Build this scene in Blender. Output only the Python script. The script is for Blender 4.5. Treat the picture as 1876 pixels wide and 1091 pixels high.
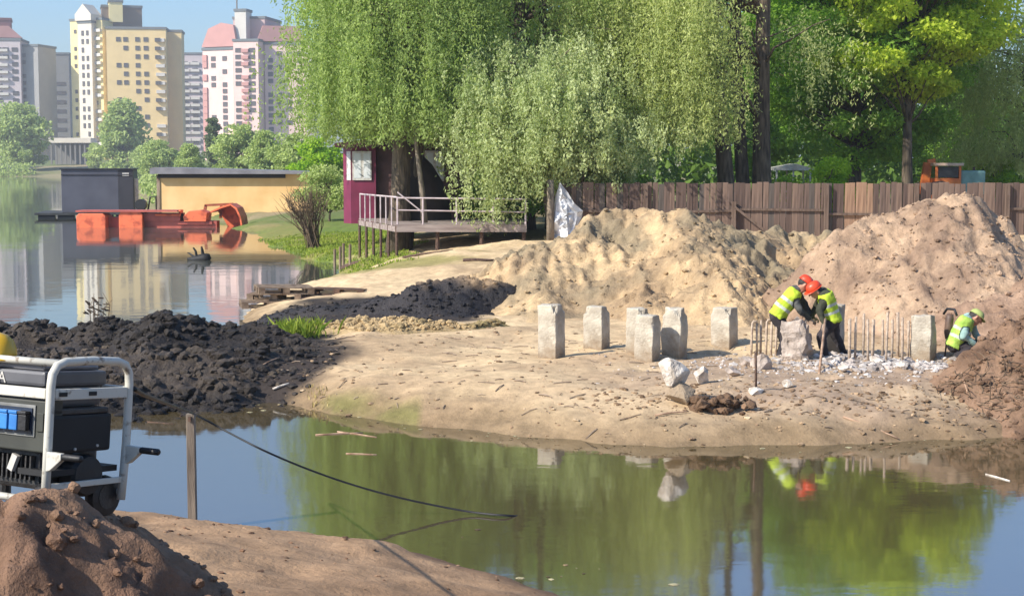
import bpy, bmesh, math, random
import numpy as np
from mathutils import Vector, Matrix, Euler
R = math.radians
for o in list(bpy.data.objects):
    bpy.data.objects.remove(o, do_unlink=True)
scene = bpy.context.scene
COL = scene.collection

# ------------------------------------------------------------------ camera
F, CH, HOR = 2800.0, 3.2, 303.0
PITCH = math.atan((545.5 - HOR) / F)
cd = bpy.data.cameras.new('camera')
cam = bpy.data.objects.new('camera', cd)
COL.objects.link(cam)
cam.location = (0, 0, CH)
cam.rotation_euler = (math.pi / 2 - PITCH, 0, 0)
cd.sensor_width = 36.0
cd.lens = 36.0 * F / 1876.0
cd.clip_start = 0.1
cd.clip_end = 6000
scene.camera = cam

# ------------------------------------------------------------------ sky, sun, exposure
SUN_EL = R(37)
SUN_AZ = math.atan2(-0.86, -0.51)          # direction towards the sun, x / y
world = bpy.data.worlds.new('World')
scene.world = world
world.use_nodes = True
wn = world.node_tree
wn.nodes.clear()
w_out = wn.nodes.new('ShaderNodeOutputWorld')
w_bg = wn.nodes.new('ShaderNodeBackground')
w_sky = wn.nodes.new('ShaderNodeTexSky')
w_sky.sky_type = 'NISHITA'
w_sky.sun_disc = False
w_sky.sun_elevation = SUN_EL
w_sky.sun_rotation = SUN_AZ
w_sky.altitude = 100
w_sky.air_density = 1.2
w_sky.dust_density = 1.5
w_sky.ozone_density = 9.0
w_bg.inputs['Strength'].default_value = 0.108
wn.links.new(w_sky.outputs[0], w_bg.inputs[0])
wn.links.new(w_bg.outputs[0], w_out.inputs[0])
sd_ = bpy.data.lights.new('sun', 'SUN')
sd_.energy = 3.9
sd_.angle = R(0.53)
sd_.color = (1.0, 0.93, 0.82)
sun = bpy.data.objects.new('sun', sd_)
COL.objects.link(sun)
sdir = Vector((math.sin(SUN_AZ) * math.cos(SUN_EL), math.cos(SUN_AZ) * math.cos(SUN_EL), math.sin(SUN_EL)))
sun.rotation_euler = sdir.to_track_quat('Z', 'Y').to_euler()
sun.location = sdir * 60
scene.view_settings.view_transform = 'Standard'
scene.view_settings.look = 'None'
scene.view_settings.gamma = 1.0
scene.view_settings.exposure = 0.92
scene.view_settings.use_curve_mapping = False

# ------------------------------------------------------------------ helpers
def P(px, py, Y):
    """point at depth Y seen at photo pixel (px, py)"""
    xc, yc = (px - 938.0) / F, (545.5 - py) / F
    c, s = math.cos(PITCH), math.sin(PITCH)
    d = (xc, c + yc * s, -s + yc * c)
    t = Y / d[1]
    return Vector((d[0] * t, Y, CH + d[2] * t))

def PZ(px, py, z):
    xc, yc = (px - 938.0) / F, (545.5 - py) / F
    c, s = math.cos(PITCH), math.sin(PITCH)
    d = (xc, c + yc * s, -s + yc * c)
    t = (z - CH) / d[2]
    return Vector((d[0] * t, d[1] * t, z))

ALB = 0.8            # photo colour of a sunlit surface -> base colour
def s2l(r, g, b):
    f = lambda v: v / 12.92 if v <= 0.04045 else ((v + 0.055) / 1.055) ** 2.4
    return (ALB * f(r / 255), ALB * f(g / 255), ALB * f(b / 255), 1.0)

def tag(o, label=None, cat=None, group=None, kind=None):
    if label: o['label'] = label
    if cat: o['category'] = cat
    if group: o['group'] = group
    if kind: o['kind'] = kind
    return o

def thing(name, label, cat, loc=(0, 0, 0), rz=0.0, group=None):
    o = bpy.data.objects.new(name, None)
    o.empty_display_size = 0.1
    COL.objects.link(o)
    o.location = loc
    o.rotation_euler = (0, 0, rz)
    return tag(o, label, cat, group)

def link(name, me, mat=None, parent=None, loc=(0, 0, 0), rot=(0, 0, 0), scale=(1, 1, 1)):
    o = bpy.data.objects.new(name, me)
    COL.objects.link(o)
    if mat is not None and len(me.materials) == 0:
        for m in (mat if isinstance(mat, (list, tuple)) else [mat]):
            me.materials.append(m)
    o.location = loc
    o.rotation_euler = rot
    o.scale = scale
    if parent is not None:
        o.parent = parent
    return o

def copy_tree(o, parent=None):
    c = o.copy()
    COL.objects.link(c)
    c.parent = parent
    for ch in [k for k in bpy.data.objects if k.parent == o]:
        copy_tree(ch, c)
    return c

def mesh_np(name, V, quads=None, tris=None, smooth=True, fattr=None, vcol=None, mi=None):
    """fast mesh from numpy arrays"""
    me = bpy.data.meshes.new(name)
    V = np.asarray(V, dtype=np.float32)
    me.vertices.add(len(V))
    me.vertices.foreach_set('co', V.ravel())
    idx, starts, n = [], [], 0
    if quads is not None and len(quads):
        q = np.asarray(quads, dtype=np.int32)
        idx.append(q.ravel()); starts.append(n + 4 * np.arange(len(q))); n += 4 * len(q)
    if tris is not None and len(tris):
        t = np.asarray(tris, dtype=np.int32)
        idx.append(t.ravel()); starts.append(n + 3 * np.arange(len(t))); n += 3 * len(t)
    idx = np.concatenate(idx).astype(np.int32); starts = np.concatenate(starts).astype(np.int32)
    me.loops.add(len(idx)); me.loops.foreach_set('vertex_index', idx)
    me.polygons.add(len(starts)); me.polygons.foreach_set('loop_start', starts)
    me.polygons.foreach_set('use_smooth', np.full(len(starts), smooth, dtype=bool))
    if mi is not None:
        me.polygons.foreach_set('material_index', np.asarray(mi, dtype=np.int32))
    me.update(calc_edges=True)
    if fattr is not None:
        a = me.attributes.new('v', 'FLOAT', 'FACE')
        a.data.foreach_set('value', np.asarray(fattr, dtype=np.float32))
    if vcol is not None:
        a = me.attributes.new('Col', 'FLOAT_COLOR', 'POINT')
        c = np.ones((len(V), 4), dtype=np.float32); c[:, :3] = vcol
        a.data.foreach_set('color', c.ravel())
    me.validate()
    return me

class MB:
    """collects shapes into one mesh"""
    def __init__(self):
        self.v, self.f, self.m, self.cur = [], [], [], 0
    def add(self, vs, fs):
        b = len(self.v)
        self.v += [tuple(p) for p in vs]
        self.f += [tuple(b + i for i in f) for f in fs]
        self.m += [self.cur] * len(fs)
        return self
    def box(self, x0, x1, y0, y1, z0, z1):
        vs = [(x, y, z) for z in (z0, z1) for y in (y0, y1) for x in (x0, x1)]
        return self.add(vs, [(0, 2, 3, 1), (4, 5, 7, 6), (0, 1, 5, 4), (2, 6, 7, 3), (0, 4, 6, 2), (1, 3, 7, 5)])
    def obox(self, c, sx, sy, sz, rot=(0, 0, 0)):
        M = Euler(rot).to_matrix()
        vs = [Vector(c) + M @ Vector((x * sx / 2, y * sy / 2, z * sz / 2)) for z in (-1, 1) for y in (-1, 1) for x in (-1, 1)]
        return self.add(vs, [(0, 2, 3, 1), (4, 5, 7, 6), (0, 1, 5, 4), (2, 6, 7, 3), (0, 4, 6, 2), (1, 3, 7, 5)])
    def bar(self, a, b, w, h=None):
        """rectangular bar between two points"""
        a, b = Vector(a), Vector(b); h = h or w
        d = (b - a).normalized()
        s = d.cross(Vector((0, 0, 1)))
        if s.length < 1e-3: s = Vector((1, 0, 0))
        s.normalize(); u = s.cross(d)
        vs = [p + s * i * w / 2 + u * j * h / 2 for p in (a, b) for i, j in ((-1, -1), (1, -1), (1, 1), (-1, 1))]
        return self.add(vs, [(0, 1, 2, 3), (7, 6, 5, 4), (0, 4, 5, 1), (1, 5, 6, 2), (2, 6, 7, 3), (3, 7, 4, 0)])
    def tube(self, pts, r, n=8, cap=True):
        pts = [Vector(p) for p in pts]
        rs = r if isinstance(r, (list, tuple)) else [r] * len(pts)
        ring, vs, fs, prev = [], [], [], None
        for i, p in enumerate(pts):
            d = (pts[min(i + 1, len(pts) - 1)] - pts[max(i - 1, 0)])
            d = d.normalized() if d.length > 1e-9 else Vector((0, 0, 1))
            if prev is None:
                s = d.cross(Vector((0, 0, 1)))
                if s.length < 1e-2: s = d.cross(Vector((0, 1, 0)))
            else:
                s = prev - d * prev.dot(d)
            s.normalize(); prev = s; u = d.cross(s)
            for k in range(n):
                a = 2 * math.pi * k / n
                vs.append(p + (s * math.cos(a) + u * math.sin(a)) * rs[i])
        for i in range(len(pts) - 1):
            for k in range(n):
                a, b = i * n + k, i * n + (k + 1) % n
                fs.append((a, b, b + n, a + n))
        if cap:
            fs.append(tuple(range(n - 1, -1, -1))); e = (len(pts) - 1) * n
            fs.append(tuple(e + k for k in range(n)))
        return self.add(vs, fs)
    def lathe(self, prof, n=16, c=(0, 0, 0), axis='Z'):
        vs, fs = [], []
        for (r, z) in prof:
            for k in range(n):
                a = 2 * math.pi * k / n
                p = (r * math.cos(a), r * math.sin(a), z)
                if axis == 'X': p = (p[2], p[0], p[1])
                if axis == 'Y': p = (p[0], p[2], p[1])
                vs.append((c[0] + p[0], c[1] + p[1], c[2] + p[2]))
        for i in range(len(prof) - 1):
            for k in range(n):
                a, b = i * n + k, i * n + (k + 1) % n
                fs.append((a, b, b + n, a + n))
        fs.append(tuple(range(n - 1, -1, -1))); e = (len(prof) - 1) * n
        fs.append(tuple(e + k for k in range(n)))
        return self.add(vs, fs)
    def prism(self, poly, y0, y1):
        """polygon in x,z extruded along y"""
        n = len(poly)
        vs = [(x, y0, z) for x, z in poly] + [(x, y1, z) for x, z in poly]
        fs = [tuple(range(n)), tuple(range(2 * n - 1, n - 1, -1))]
        fs += [(i, i + n, (i + 1) % n + n, (i + 1) % n) for i in range(n)]
        return self.add(vs, fs)
    def mesh(self, name, smooth=False, bevel=0.0):
        me = bpy.data.meshes.new(name)
        me.from_pydata(self.v, [], self.f)
        me.polygons.foreach_set('material_index', self.m)
        bm = bmesh.new(); bm.from_mesh(me)
        bmesh.ops.recalc_face_normals(bm, faces=bm.faces)
        if bevel:
            es = [e for e in bm.edges if len(e.link_faces) == 2 and e.calc_face_angle(0) > 0.6]
            bmesh.ops.bevel(bm, geom=es, offset=bevel, segments=2, affect='EDGES', profile=0.6)
        bm.to_mesh(me); bm.free()
        if smooth:
            me.polygons.foreach_set('use_smooth', [True] * len(me.polygons))
        me.update()
        return me
    def build(self, name, mat, parent=None, smooth=False, bevel=0.0, loc=(0, 0, 0), rot=(0, 0, 0)):
        return link(name, self.mesh(name, smooth, bevel), mat, parent, loc, rot)

# ------------------------------------------------------------------ noise (numpy)
def _h(ix, iy, seed):
    h = (ix.astype(np.int64) * 374761393 + iy.astype(np.int64) * 668265263 + seed * 1274126177) & 0xffffffff
    h = ((h ^ (h >> 13)) * 1103515245) & 0xffffffff
    h = ((h ^ (h >> 16)) * 2246822519) & 0xffffffff
    return ((h ^ (h >> 15)) & 0xffffff) / float(0xffffff)

def vnoise(x, y, seed=0):
    x = np.asarray(x, float); y = np.asarray(y, float)
    ix, iy = np.floor(x), np.floor(y)
    fx, fy = x - ix, y - iy
    fx = fx * fx * (3 - 2 * fx); fy = fy * fy * (3 - 2 * fy)
    a, b = _h(ix, iy, seed), _h(ix + 1, iy, seed)
    c, d = _h(ix, iy + 1, seed), _h(ix + 1, iy + 1, seed)
    return (a + (b - a) * fx) * (1 - fy) + (c + (d - c) * fx) * fy

def fbm(x, y, wl, octv=4, seed=0, gain=0.5):
    s, a, t = 0.0, 1.0, 0.0
    for k in range(octv):
        c, sn = math.cos(0.7 * k), math.sin(0.7 * k)
        s = s + a * (vnoise((x * c - y * sn) / wl + 17.3 * k, (x * sn + y * c) / wl - 9.1 * k, seed + k) - 0.5)
        t += a; a *= gain; wl *= 0.5
    return s / t * 2.0          # about -1..1

def lump(x, y, wl, seed=0):
    """clod-like bumps: cellular distance, 0..1"""
    gx, gy = np.floor(x / wl), np.floor(y / wl)
    best = np.full(np.shape(x), 9.0)
    for dx in (-1, 0, 1):
        for dy in (-1, 0, 1):
            cx, cy = gx + dx, gy + dy
            px = (cx + _h(cx, cy, seed)) * wl
            py = (cy + _h(cx, cy, seed + 7)) * wl
            r = 0.5 + 0.6 * _h(cx, cy, seed + 13)
            best = np.minimum(best, ((x - px) ** 2 + (y - py) ** 2) / (wl * r) ** 2)
    return np.sqrt(np.clip(1 - best, 0, 1))

def sstep(a, b, x):
    t = np.clip((x - a) / (b - a), 0, 1)
    return t * t * (3 - 2 * t)

def poly_sd(x, y, poly):
    """signed distance, positive inside"""
    x = np.asarray(x, float); y = np.asarray(y, float)
    d = np.full(x.shape, 1e18); ins = np.zeros(x.shape, bool)
    n = len(poly)
    for i in range(n):
        x0, y0 = poly[i][0], poly[i][1]; x1, y1 = poly[(i + 1) % n][0], poly[(i + 1) % n][1]
        ex, ey = x1 - x0, y1 - y0
        t = np.clip(((x - x0) * ex + (y - y0) * ey) / (ex * ex + ey * ey + 1e-12), 0, 1)
        d = np.minimum(d, (x - x0 - t * ex) ** 2 + (y - y0 - t * ey) ** 2)
        c = ((y0 > y) != (y1 > y))
        with np.errstate(divide='ignore', invalid='ignore'):
            xi = x0 + (y - y0) / (ey if ey != 0 else 1e-12) * ex
        ins ^= c & (x < xi)
    return np.where(ins, 1, -1) * np.sqrt(d)

# ------------------------------------------------------------------ materials
def new_mat(name):
    m = bpy.data.materials.new(name)
    m.use_nodes = True
    nt = m.node_tree
    b = nt.nodes['Principled BSDF']
    return m, nt, b

def N(nt, t, **kw):
    n = nt.nodes.new(t)
    for k, v in kw.items():
        setattr(n, k, v)
    return n

def pmat(name, col, col2=None, scale=6.0, rough=0.7, bump=0.0, bscale=40.0, metal=0.0, detail=4.0, stretch=(1, 1, 1), spec=0.5, lo=0.35, hi=0.65):
    """two-colour noise material with fine bump, object coordinates"""
    m, nt, b = new_mat(name)
    tc = N(nt, 'ShaderNodeTexCoord'); mp = N(nt, 'ShaderNodeMapping')
    mp.inputs['Scale'].default_value = stretch
    nt.links.new(tc.outputs['Object'], mp.inputs[0])
    nz = N(nt, 'ShaderNodeTexNoise'); nz.inputs['Scale'].default_value = scale; nz.inputs['Detail'].default_value = detail
    nt.links.new(mp.outputs[0], nz.inputs['Vector'])
    rp = N(nt, 'ShaderNodeValToRGB')
    rp.color_ramp.elements[0].position = lo; rp.color_ramp.elements[1].position = hi
    if col2 is None:
        col2 = tuple(c * 0.8 for c in col[:3]) + (1,)
    rp.color_ramp.elements[0].color = col2; rp.color_ramp.elements[1].color = col
    nt.links.new(nz.outputs[0], rp.inputs[0]); nt.links.new(rp.outputs[0], b.inputs['Base Color'])
    b.inputs['Roughness'].default_value = rough; b.inputs['Metallic'].default_value = metal
    b.inputs['Specular IOR Level'].default_value = spec
    if bump:
        n2 = N(nt, 'ShaderNodeTexNoise'); n2.inputs['Scale'].default_value = bscale; n2.inputs['Detail'].default_value = 5
        nt.links.new(mp.outputs[0], n2.inputs['Vector'])
        bp = N(nt, 'ShaderNodeBump'); bp.inputs['Strength'].default_value = bump; bp.inputs['Distance'].default_value = 0.02
        nt.links.new(n2.outputs[0], bp.inputs['Height']); nt.links.new(bp.outputs[0], b.inputs['Normal'])
    return m

def soil_mat(name, rough=0.92, bump=0.5, bscale=18.0, spec=0.2, bd=0.04, gloss=None):
    """colour from the Col attribute (soil kinds), broken up by two noises"""
    m, nt, b = new_mat(name)
    at = N(nt, 'ShaderNodeAttribute', attribute_name='Col')
    tc = N(nt, 'ShaderNodeTexCoord')
    n1 = N(nt, 'ShaderNodeTexNoise'); n1.inputs['Scale'].default_value = 5.0; n1.inputs['Detail'].default_value = 8; n1.inputs['Roughness'].default_value = 0.7
    n2 = N(nt, 'ShaderNodeTexNoise'); n2.inputs['Scale'].default_value = bscale; n2.inputs['Detail'].default_value = 6; n2.inputs['Roughness'].default_value = 0.65
    for n in (n1, n2): nt.links.new(tc.outputs['Object'], n.inputs['Vector'])
    mr = N(nt, 'ShaderNodeMapRange'); mr.inputs['From Min'].default_value = 0.3; mr.inputs['From Max'].default_value = 0.7
    mr.inputs['To Min'].default_value = 0.68; mr.inputs['To Max'].default_value = 1.28
    nt.links.new(n1.outputs[0], mr.inputs['Value'])
    mx = N(nt, 'ShaderNodeMix', data_type='RGBA', blend_type='MULTIPLY'); mx.inputs[0].default_value = 1.0
    nt.links.new(at.outputs['Color'], mx.inputs[6]); nt.links.new(mr.outputs[0], mx.inputs[7])
    nt.links.new(mx.outputs[2], b.inputs['Base Color'])
    bp = N(nt, 'ShaderNodeBump'); bp.inputs['Strength'].default_value = bump; bp.inputs['Distance'].default_value = bd
    nt.links.new(n2.outputs[0], bp.inputs['Height']); nt.links.new(bp.outputs[0], b.inputs['Normal'])
    b.inputs['Roughness'].default_value = rough; b.inputs['Specular IOR Level'].default_value = spec
    if gloss:
        g = N(nt, 'ShaderNodeMapRange'); g.inputs['From Min'].default_value = 0.35; g.inputs['From Max'].default_value = 0.6
        g.inputs['To Min'].default_value = gloss; g.inputs['To Max'].default_value = rough
        nt.links.new(n1.outputs[0], g.inputs['Value']); nt.links.new(g.outputs[0], b.inputs['Roughness'])
    return m

def leaf_mat(name, dark, light, trans=0.35, hue=None):
    m, nt, b = new_mat(name)
    at = N(nt, 'ShaderNodeAttribute', attribute_name='v')
    rp = N(nt, 'ShaderNodeValToRGB')
    rp.color_ramp.elements[0].color = [c / ALB for c in dark[:3]] + [1]; rp.color_ramp.elements[1].color = [c / ALB for c in light[:3]] + [1]
    nt.links.new(at.outputs['Fac'], rp.inputs[0]); nt.links.new(rp.outputs[0], b.inputs['Base Color'])
    b.inputs['Roughness'].default_value = 0.75; b.inputs['Specular IOR Level'].default_value = 0.1
    tr = N(nt, 'ShaderNodeBsdfTranslucent')
    hs = N(nt, 'ShaderNodeMix', data_type='RGBA', blend_type='MULTIPLY'); hs.inputs[0].default_value = 1.0
    hs.inputs[7].default_value = (1.1, 1.15, 0.7, 1)
    nt.links.new(rp.outputs[0], hs.inputs[6]); nt.links.new(hs.outputs[2], tr.inputs['Color'])
    ms = N(nt, 'ShaderNodeMixShader'); ms.inputs[0].default_value = trans
    out = nt.nodes['Material Output']
    nt.links.new(b.outputs[0], ms.inputs[1]); nt.links.new(tr.outputs[0], ms.inputs[2]); nt.links.new(ms.outputs[0], out.inputs['Surface'])
    return m

def water_mat(name, base, ior, bump, scale, rough=0.015):
    m, nt, b = new_mat(name)
    b.inputs['Base Color'].default_value = base
    b.inputs['Roughness'].default_value = rough
    b.inputs['IOR'].default_value = ior
    b.inputs['Specular IOR Level'].default_value = 0.5
    tc = N(nt, 'ShaderNodeTexCoord'); mp = N(nt, 'ShaderNodeMapping'); mp.inputs['Scale'].default_value = (0.55, 1.0, 1.0)
    nt.links.new(tc.outputs['Object'], mp.inputs[0])
    n1 = N(nt, 'ShaderNodeTexNoise'); n1.inputs['Scale'].default_value = scale; n1.inputs['Detail'].default_value = 3
    n2 = N(nt, 'ShaderNodeTexNoise'); n2.inputs['Scale'].default_value = scale * 0.12; n2.inputs['Detail'].default_value = 2
    nt.links.new(mp.outputs[0], n1.inputs['Vector']); nt.links.new(mp.outputs[0], n2.inputs['Vector'])
    mr = N(nt, 'ShaderNodeMapRange'); mr.inputs['From Min'].default_value = 0.42; mr.inputs['From Max'].default_value = 0.62
    mr.inputs['To Min'].default_value = 0.25; mr.inputs['To Max'].default_value = 1.0
    nt.links.new(n2.outputs[0], mr.inputs['Value'])
    mu = N(nt, 'ShaderNodeMath', operation='MULTIPLY')
    nt.links.new(n1.outputs[0], mu.inputs[0]); nt.links.new(mr.outputs[0], mu.inputs[1])
    bp = N(nt, 'ShaderNodeBump'); bp.inputs['Strength'].default_value = 1.0; bp.inputs['Distance'].default_value = bump
    nt.links.new(mu.outputs[0], bp.inputs['Height']); nt.links.new(bp.outputs[0], b.inputs['Normal'])
    return m

M = {}
M['ground'] = soil_mat('sandy_soil', rough=0.95, bump=0.55, bscale=22, bd=0.03)
M['sand'] = soil_mat('dry_sand_spoil', rough=0.95, bump=0.8, bscale=14, bd=0.06)
M['mud'] = soil_mat('black_wet_mud', rough=0.75, bump=0.9, bscale=14, bd=0.06, spec=0.25, gloss=0.5)
M['clay'] = soil_mat('brown_clay', rough=0.9, bump=0.9, bscale=16, bd=0.05)
M['pond'] = water_mat('pond_water', (0.075, 0.056, 0.026, 1), 5.0, 0.003, 2.4, 0.05)
M['lake'] = water_mat('lake_water', (0.07, 0.075, 0.06, 1), 2.4, 0.005, 1.6, 0.03)
M['concrete'] = pmat('pile_concrete', s2l(214, 204, 184), s2l(172, 160, 142), 5, 0.95, 0.8, 30)
def stain_base(m, col, z0, z1):
    """dried mud splashed up from the ground, ragged upper edge"""
    nt = m.node_tree; b = nt.nodes['Principled BSDF']
    src = b.inputs['Base Color'].links[0].from_socket
    tc = N(nt, 'ShaderNodeTexCoord'); sp = N(nt, 'ShaderNodeSeparateXYZ'); nz = N(nt, 'ShaderNodeTexNoise')
    nz.inputs['Scale'].default_value = 9.0; nz.inputs['Detail'].default_value = 5
    nt.links.new(tc.outputs['Object'], sp.inputs[0]); nt.links.new(tc.outputs['Object'], nz.inputs['Vector'])
    ad = N(nt, 'ShaderNodeMath', operation='MULTIPLY_ADD'); ad.inputs[1].default_value = -0.5
    nt.links.new(nz.outputs[0], ad.inputs[0]); nt.links.new(sp.outputs['Z'], ad.inputs[2])
    mr = N(nt, 'ShaderNodeMapRange'); mr.inputs['From Min'].default_value = z0 - 0.25; mr.inputs['From Max'].default_value = z1 - 0.25
    mr.inputs['To Min'].default_value = 0.85; mr.inputs['To Max'].default_value = 0.0
    nt.links.new(ad.outputs[0], mr.inputs['Value'])
    mx = N(nt, 'ShaderNodeMix', data_type='RGBA'); mx.inputs[7].default_value = col
    nt.links.new(mr.outputs[0], mx.inputs[0]); nt.links.new(src, mx.inputs[6]); nt.links.new(mx.outputs[2], b.inputs['Base Color'])
stain_base(M['concrete'], s2l(150, 128, 102), 0.25, 0.55)
M['chunk'] = pmat('broken_concrete', s2l(240, 230, 216), s2l(178, 164, 148), 7, 0.98, 1.0, 30, spec=0.15)
M['pinkchunk'] = pmat('pink_broken_concrete', s2l(206, 190, 176), s2l(150, 136, 124), 7, 0.98, 1.0, 30, spec=0.15)
M['rust'] = pmat('rusty_steel', s2l(206, 186, 164), s2l(160, 138, 118), 20, 0.85, 0.4, 60)
M['darkrust'] = pmat('dark_rusty_steel', s2l(110, 84, 68), s2l(70, 52, 44), 20, 0.85, 0.4, 60)
M['wood_old'] = pmat('weathered_wood', s2l(170, 150, 128), s2l(118, 98, 80), 9, 0.9, 0.4, 50, stretch=(1, 1, 0.2))
M['stick'] = pmat('bare_stick', s2l(196, 164, 136), s2l(140, 108, 84), 9, 0.9, 0.3, 40)
M['bark'] = pmat('willow_bark', s2l(128, 112, 92), s2l(72, 62, 50), 4, 0.95, 1.0, 12, stretch=(3, 3, 0.5))
M['palebark'] = pmat('pale_bark', s2l(150, 136, 118), s2l(104, 92, 78), 4, 0.95, 0.8, 14, stretch=(3, 3, 0.5))
M['twig'] = pmat('bare_twig', s2l(124, 104, 82), s2l(88, 72, 56), 4, 0.95)
M['white_paint'] = pmat('white_paint', s2l(225, 222, 214), s2l(196, 190, 180), 8, 0.5)
M['black'] = pmat('black_plastic', s2l(30, 30, 32), s2l(20, 20, 22), 8, 0.55, 0.1, 60)
M['black_matt'] = pmat('black_sheet_steel', s2l(26, 26, 28), s2l(16, 16, 18), 6, 0.7)
M['glass'] = pmat('dark_glass', s2l(58, 64, 70), s2l(40, 44, 50), 3, 0.12)
# ------------------------------------------------------------------ ground
def wl(px, py):
    p = PZ(px, py, 0.0); return (p.x, p.y)

POND_FAR = [(-40, 20.2), (-14, 20.6), wl(0, 742), wl(130, 740), wl(230, 738), wl(330, 742), wl(430, 738), wl(500, 742), wl(560, 750), wl(650, 760), wl(740, 771),
            wl(850, 785), wl(1000, 803), wl(1120, 813), wl(1250, 818), wl(1380, 814), wl(1500, 816), wl(1600, 811), wl(1680, 806), wl(1760, 806), wl(1876, 795), (14, 18.6), (40, 19.5)]
LAKE_NEAR = [(700, 60), (700, 900), (-20, 900), wl(250, 345), wl(280, 400), wl(430, 405), wl(462, 426), wl(500, 452), wl(560, 470), wl(615, 480), wl(640, 489), wl(632, 503), wl(610, 518),
             wl(560, 530), wl(510, 545), wl(462, 566), (-5.0, 29.0), (-6.2, 27.2), (-9, 26.6), (-16, 26.4), (-40, 26)]
LAND_B = POND_FAR + [(700, 20)] + LAKE_NEAR
LAND_A = [(-40, 14.4), (-9, 14.2), wl(0, 948), wl(150, 948), wl(250, 950), wl(350, 957), wl(450, 966), wl(560, 983), wl(640, 988), wl(700, 1003), wl(770, 1010), wl(850, 1034),
          wl(930, 1058), wl(1000, 1082), wl(1060, 1100), wl(1200, 1150), (3.0, 9.0), (8, 8.2), (40, 7.0), (40, -40), (-40, -40)]

def ground_parts(x, y):
    x = np.asarray(x, float); y = np.asarray(y, float)
    wob = 0.22 * fbm(x, y, 1.6, 3, 5) + 0.14 * fbm(x, y, 0.55, 3, 6)
    sa = poly_sd(x, y, LAND_A) + wob * 0.6
    sb = poly_sd(x, y, LAND_B) + wob * np.clip(y / 20, 1, 4)
    sc = y - (455 + 25 * np.sin(x / 60.0)) + (x + 100) * 0.08 * (x < -100)
    return x, y, sa, sb, sc

def G(x, y, fine=True, full=False):
    x, y, sa, sb, sc = ground_parts(x, y)
    za = np.where(sa < 0, np.maximum(-1.3, sa * 0.3), 1.62 * (1 - np.exp(-np.maximum(sa, 0) / 5.5)))
    za = za + 0.62 * np.exp(-(((x + 2.25) / 0.72) ** 4 + ((y - 5.9) / 1.1) ** 4))
    up = sstep(30, 42, y)
    lo_ = 0.42 * (1 - np.exp(-np.maximum(sb, 0) / 0.75))
    hi_ = (1.1 - 0.7 * sstep(51, 58, y) * (1 - sstep(-6, -2, x))) * (1 - np.exp(-np.maximum(sb, 0) / 2.6)) + 0.5 * sstep(60, 140, y)
    zb = np.where(sb < 0, np.maximum(-1.3, sb * 0.28), lo_ * (1 - up) + hi_ * up)
    zc = np.where(sc < 0, np.maximum(-2, sc * 0.1), np.minimum(sc * 0.06, 5.0))
    z = np.maximum(np.maximum(za, zb), zc)
    if fine:
        land = sstep(-0.05, 0.5, np.maximum(np.maximum(sa, sb), sc))
        near = np.where(y < 16, 1.0, 1.0)
        n = 0.07 * fbm(x, y, 1.7, 4, 21) + 0.055 * fbm(x, y, 0.5, 3, 31) + 0.05 * lump(x, y, 0.28, 3) * sstep(-0.2, 0.5, fbm(x, y, 2.3, 2, 9) + 0.35 * sstep(1.0, 4.0, x) * (y > 16)) - 0.03 * lump(x, y, 0.42, 13) * sstep(0.0, 0.4, fbm(x, y, 1.9, 2, 19))
        z = z + n * (0.25 + 0.75 * land)
    if full:
        return z, sa, sb, sc
    return z

def gz(x, y):
    return float(G(np.array([x]), np.array([y]))[0])

def axis(parts):
    out = []
    for a, b, s in parts:
        out.append(np.arange(a, b, s))
    return np.concatenate(out + [np.array([parts[-1][1]])])

def mixc(c1, c2, t):
    return np.asarray(c1)[None, :3] * (1 - t[:, None]) + np.asarray(c2)[None, :3] * t[:, None] if np.ndim(c1) == 1 else c1 * (1 - t[:, None]) + np.asarray(c2)[None, :3] * t[:, None]

SAND, SAND2, WET = s2l(224, 196, 154), s2l(192, 164, 128), s2l(134, 112, 84)
NEAR1, NEAR2 = s2l(180, 146, 112), s2l(146, 116, 88)
GRASS1, GRASS2 = s2l(112, 130, 58), s2l(150, 140, 84)

xs = axis([(-700, -120, 40), (-120, -30, 6), (-30, -9, 0.5), (-9, 9.4, 0.1), (9.4, 30, 0.5), (30, 120, 6), (120, 700, 40)])
ys = axis([(-40, 2, 3), (2, 6.5, 0.25), (6.5, 14.6, 0.085), (14.6, 16.5, 0.3), (16.5, 27, 0.085), (27, 36, 0.15), (36, 62, 0.3), (62, 130, 2), (130, 500, 12), (500, 900, 40)])
gx, gy = np.meshgrid(xs, ys)
shape = gx.shape
gx, gy = gx.ravel(), gy.ravel()
gzv, sa, sb, sc = G(gx, gy, full=True)
n1 = fbm(gx, gy, 2.5, 4, 77); n2 = fbm(gx, gy, 0.7, 3, 88)
col = mixc(SAND, SAND2, sstep(-0.3, 0.45, n1 * 0.7 + n2 * 0.5))
# grey churned soil round the piles and to their right
churn = np.exp(-(((gx - 4.6) / 3.4) ** 4 + ((gy - 19.8) / 2.4) ** 4)) * (0.85 + 0.6 * n2)
col = mixc(col, s2l(172, 148, 124), np.clip(churn, 0, 1))
red = sstep(5.2, 7.5, gx + 0.6 * n1) * (gy < 30) * (gy > 16)
col = mixc(col, s2l(158, 124, 98), np.clip(red, 0, 1) * 0.8)
wetb = (1 - sstep(0.05, 1.0, sb + 0.35 * n2)) * (gy < 33)
col = mixc(col, WET, np.clip(wetb, 0, 1) * 0.85)
weed = sstep(0.1, 0.5, n2 + 0.3 * n1) * np.exp(-((sb - 0.15) / 0.35) ** 2) * (gy < 26) * (gx < -1.2)
col = mixc(col, s2l(120, 118, 66), weed * 0.8)
MUDP = [PZ(a_, b_, 0.33)[:2] for a_, b_ in ((-500, 752), (0, 748), (200, 748), (420, 746), (490, 728), (545, 695), (635, 652), (600, 632), (480, 600), (-500, 600))]
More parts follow.
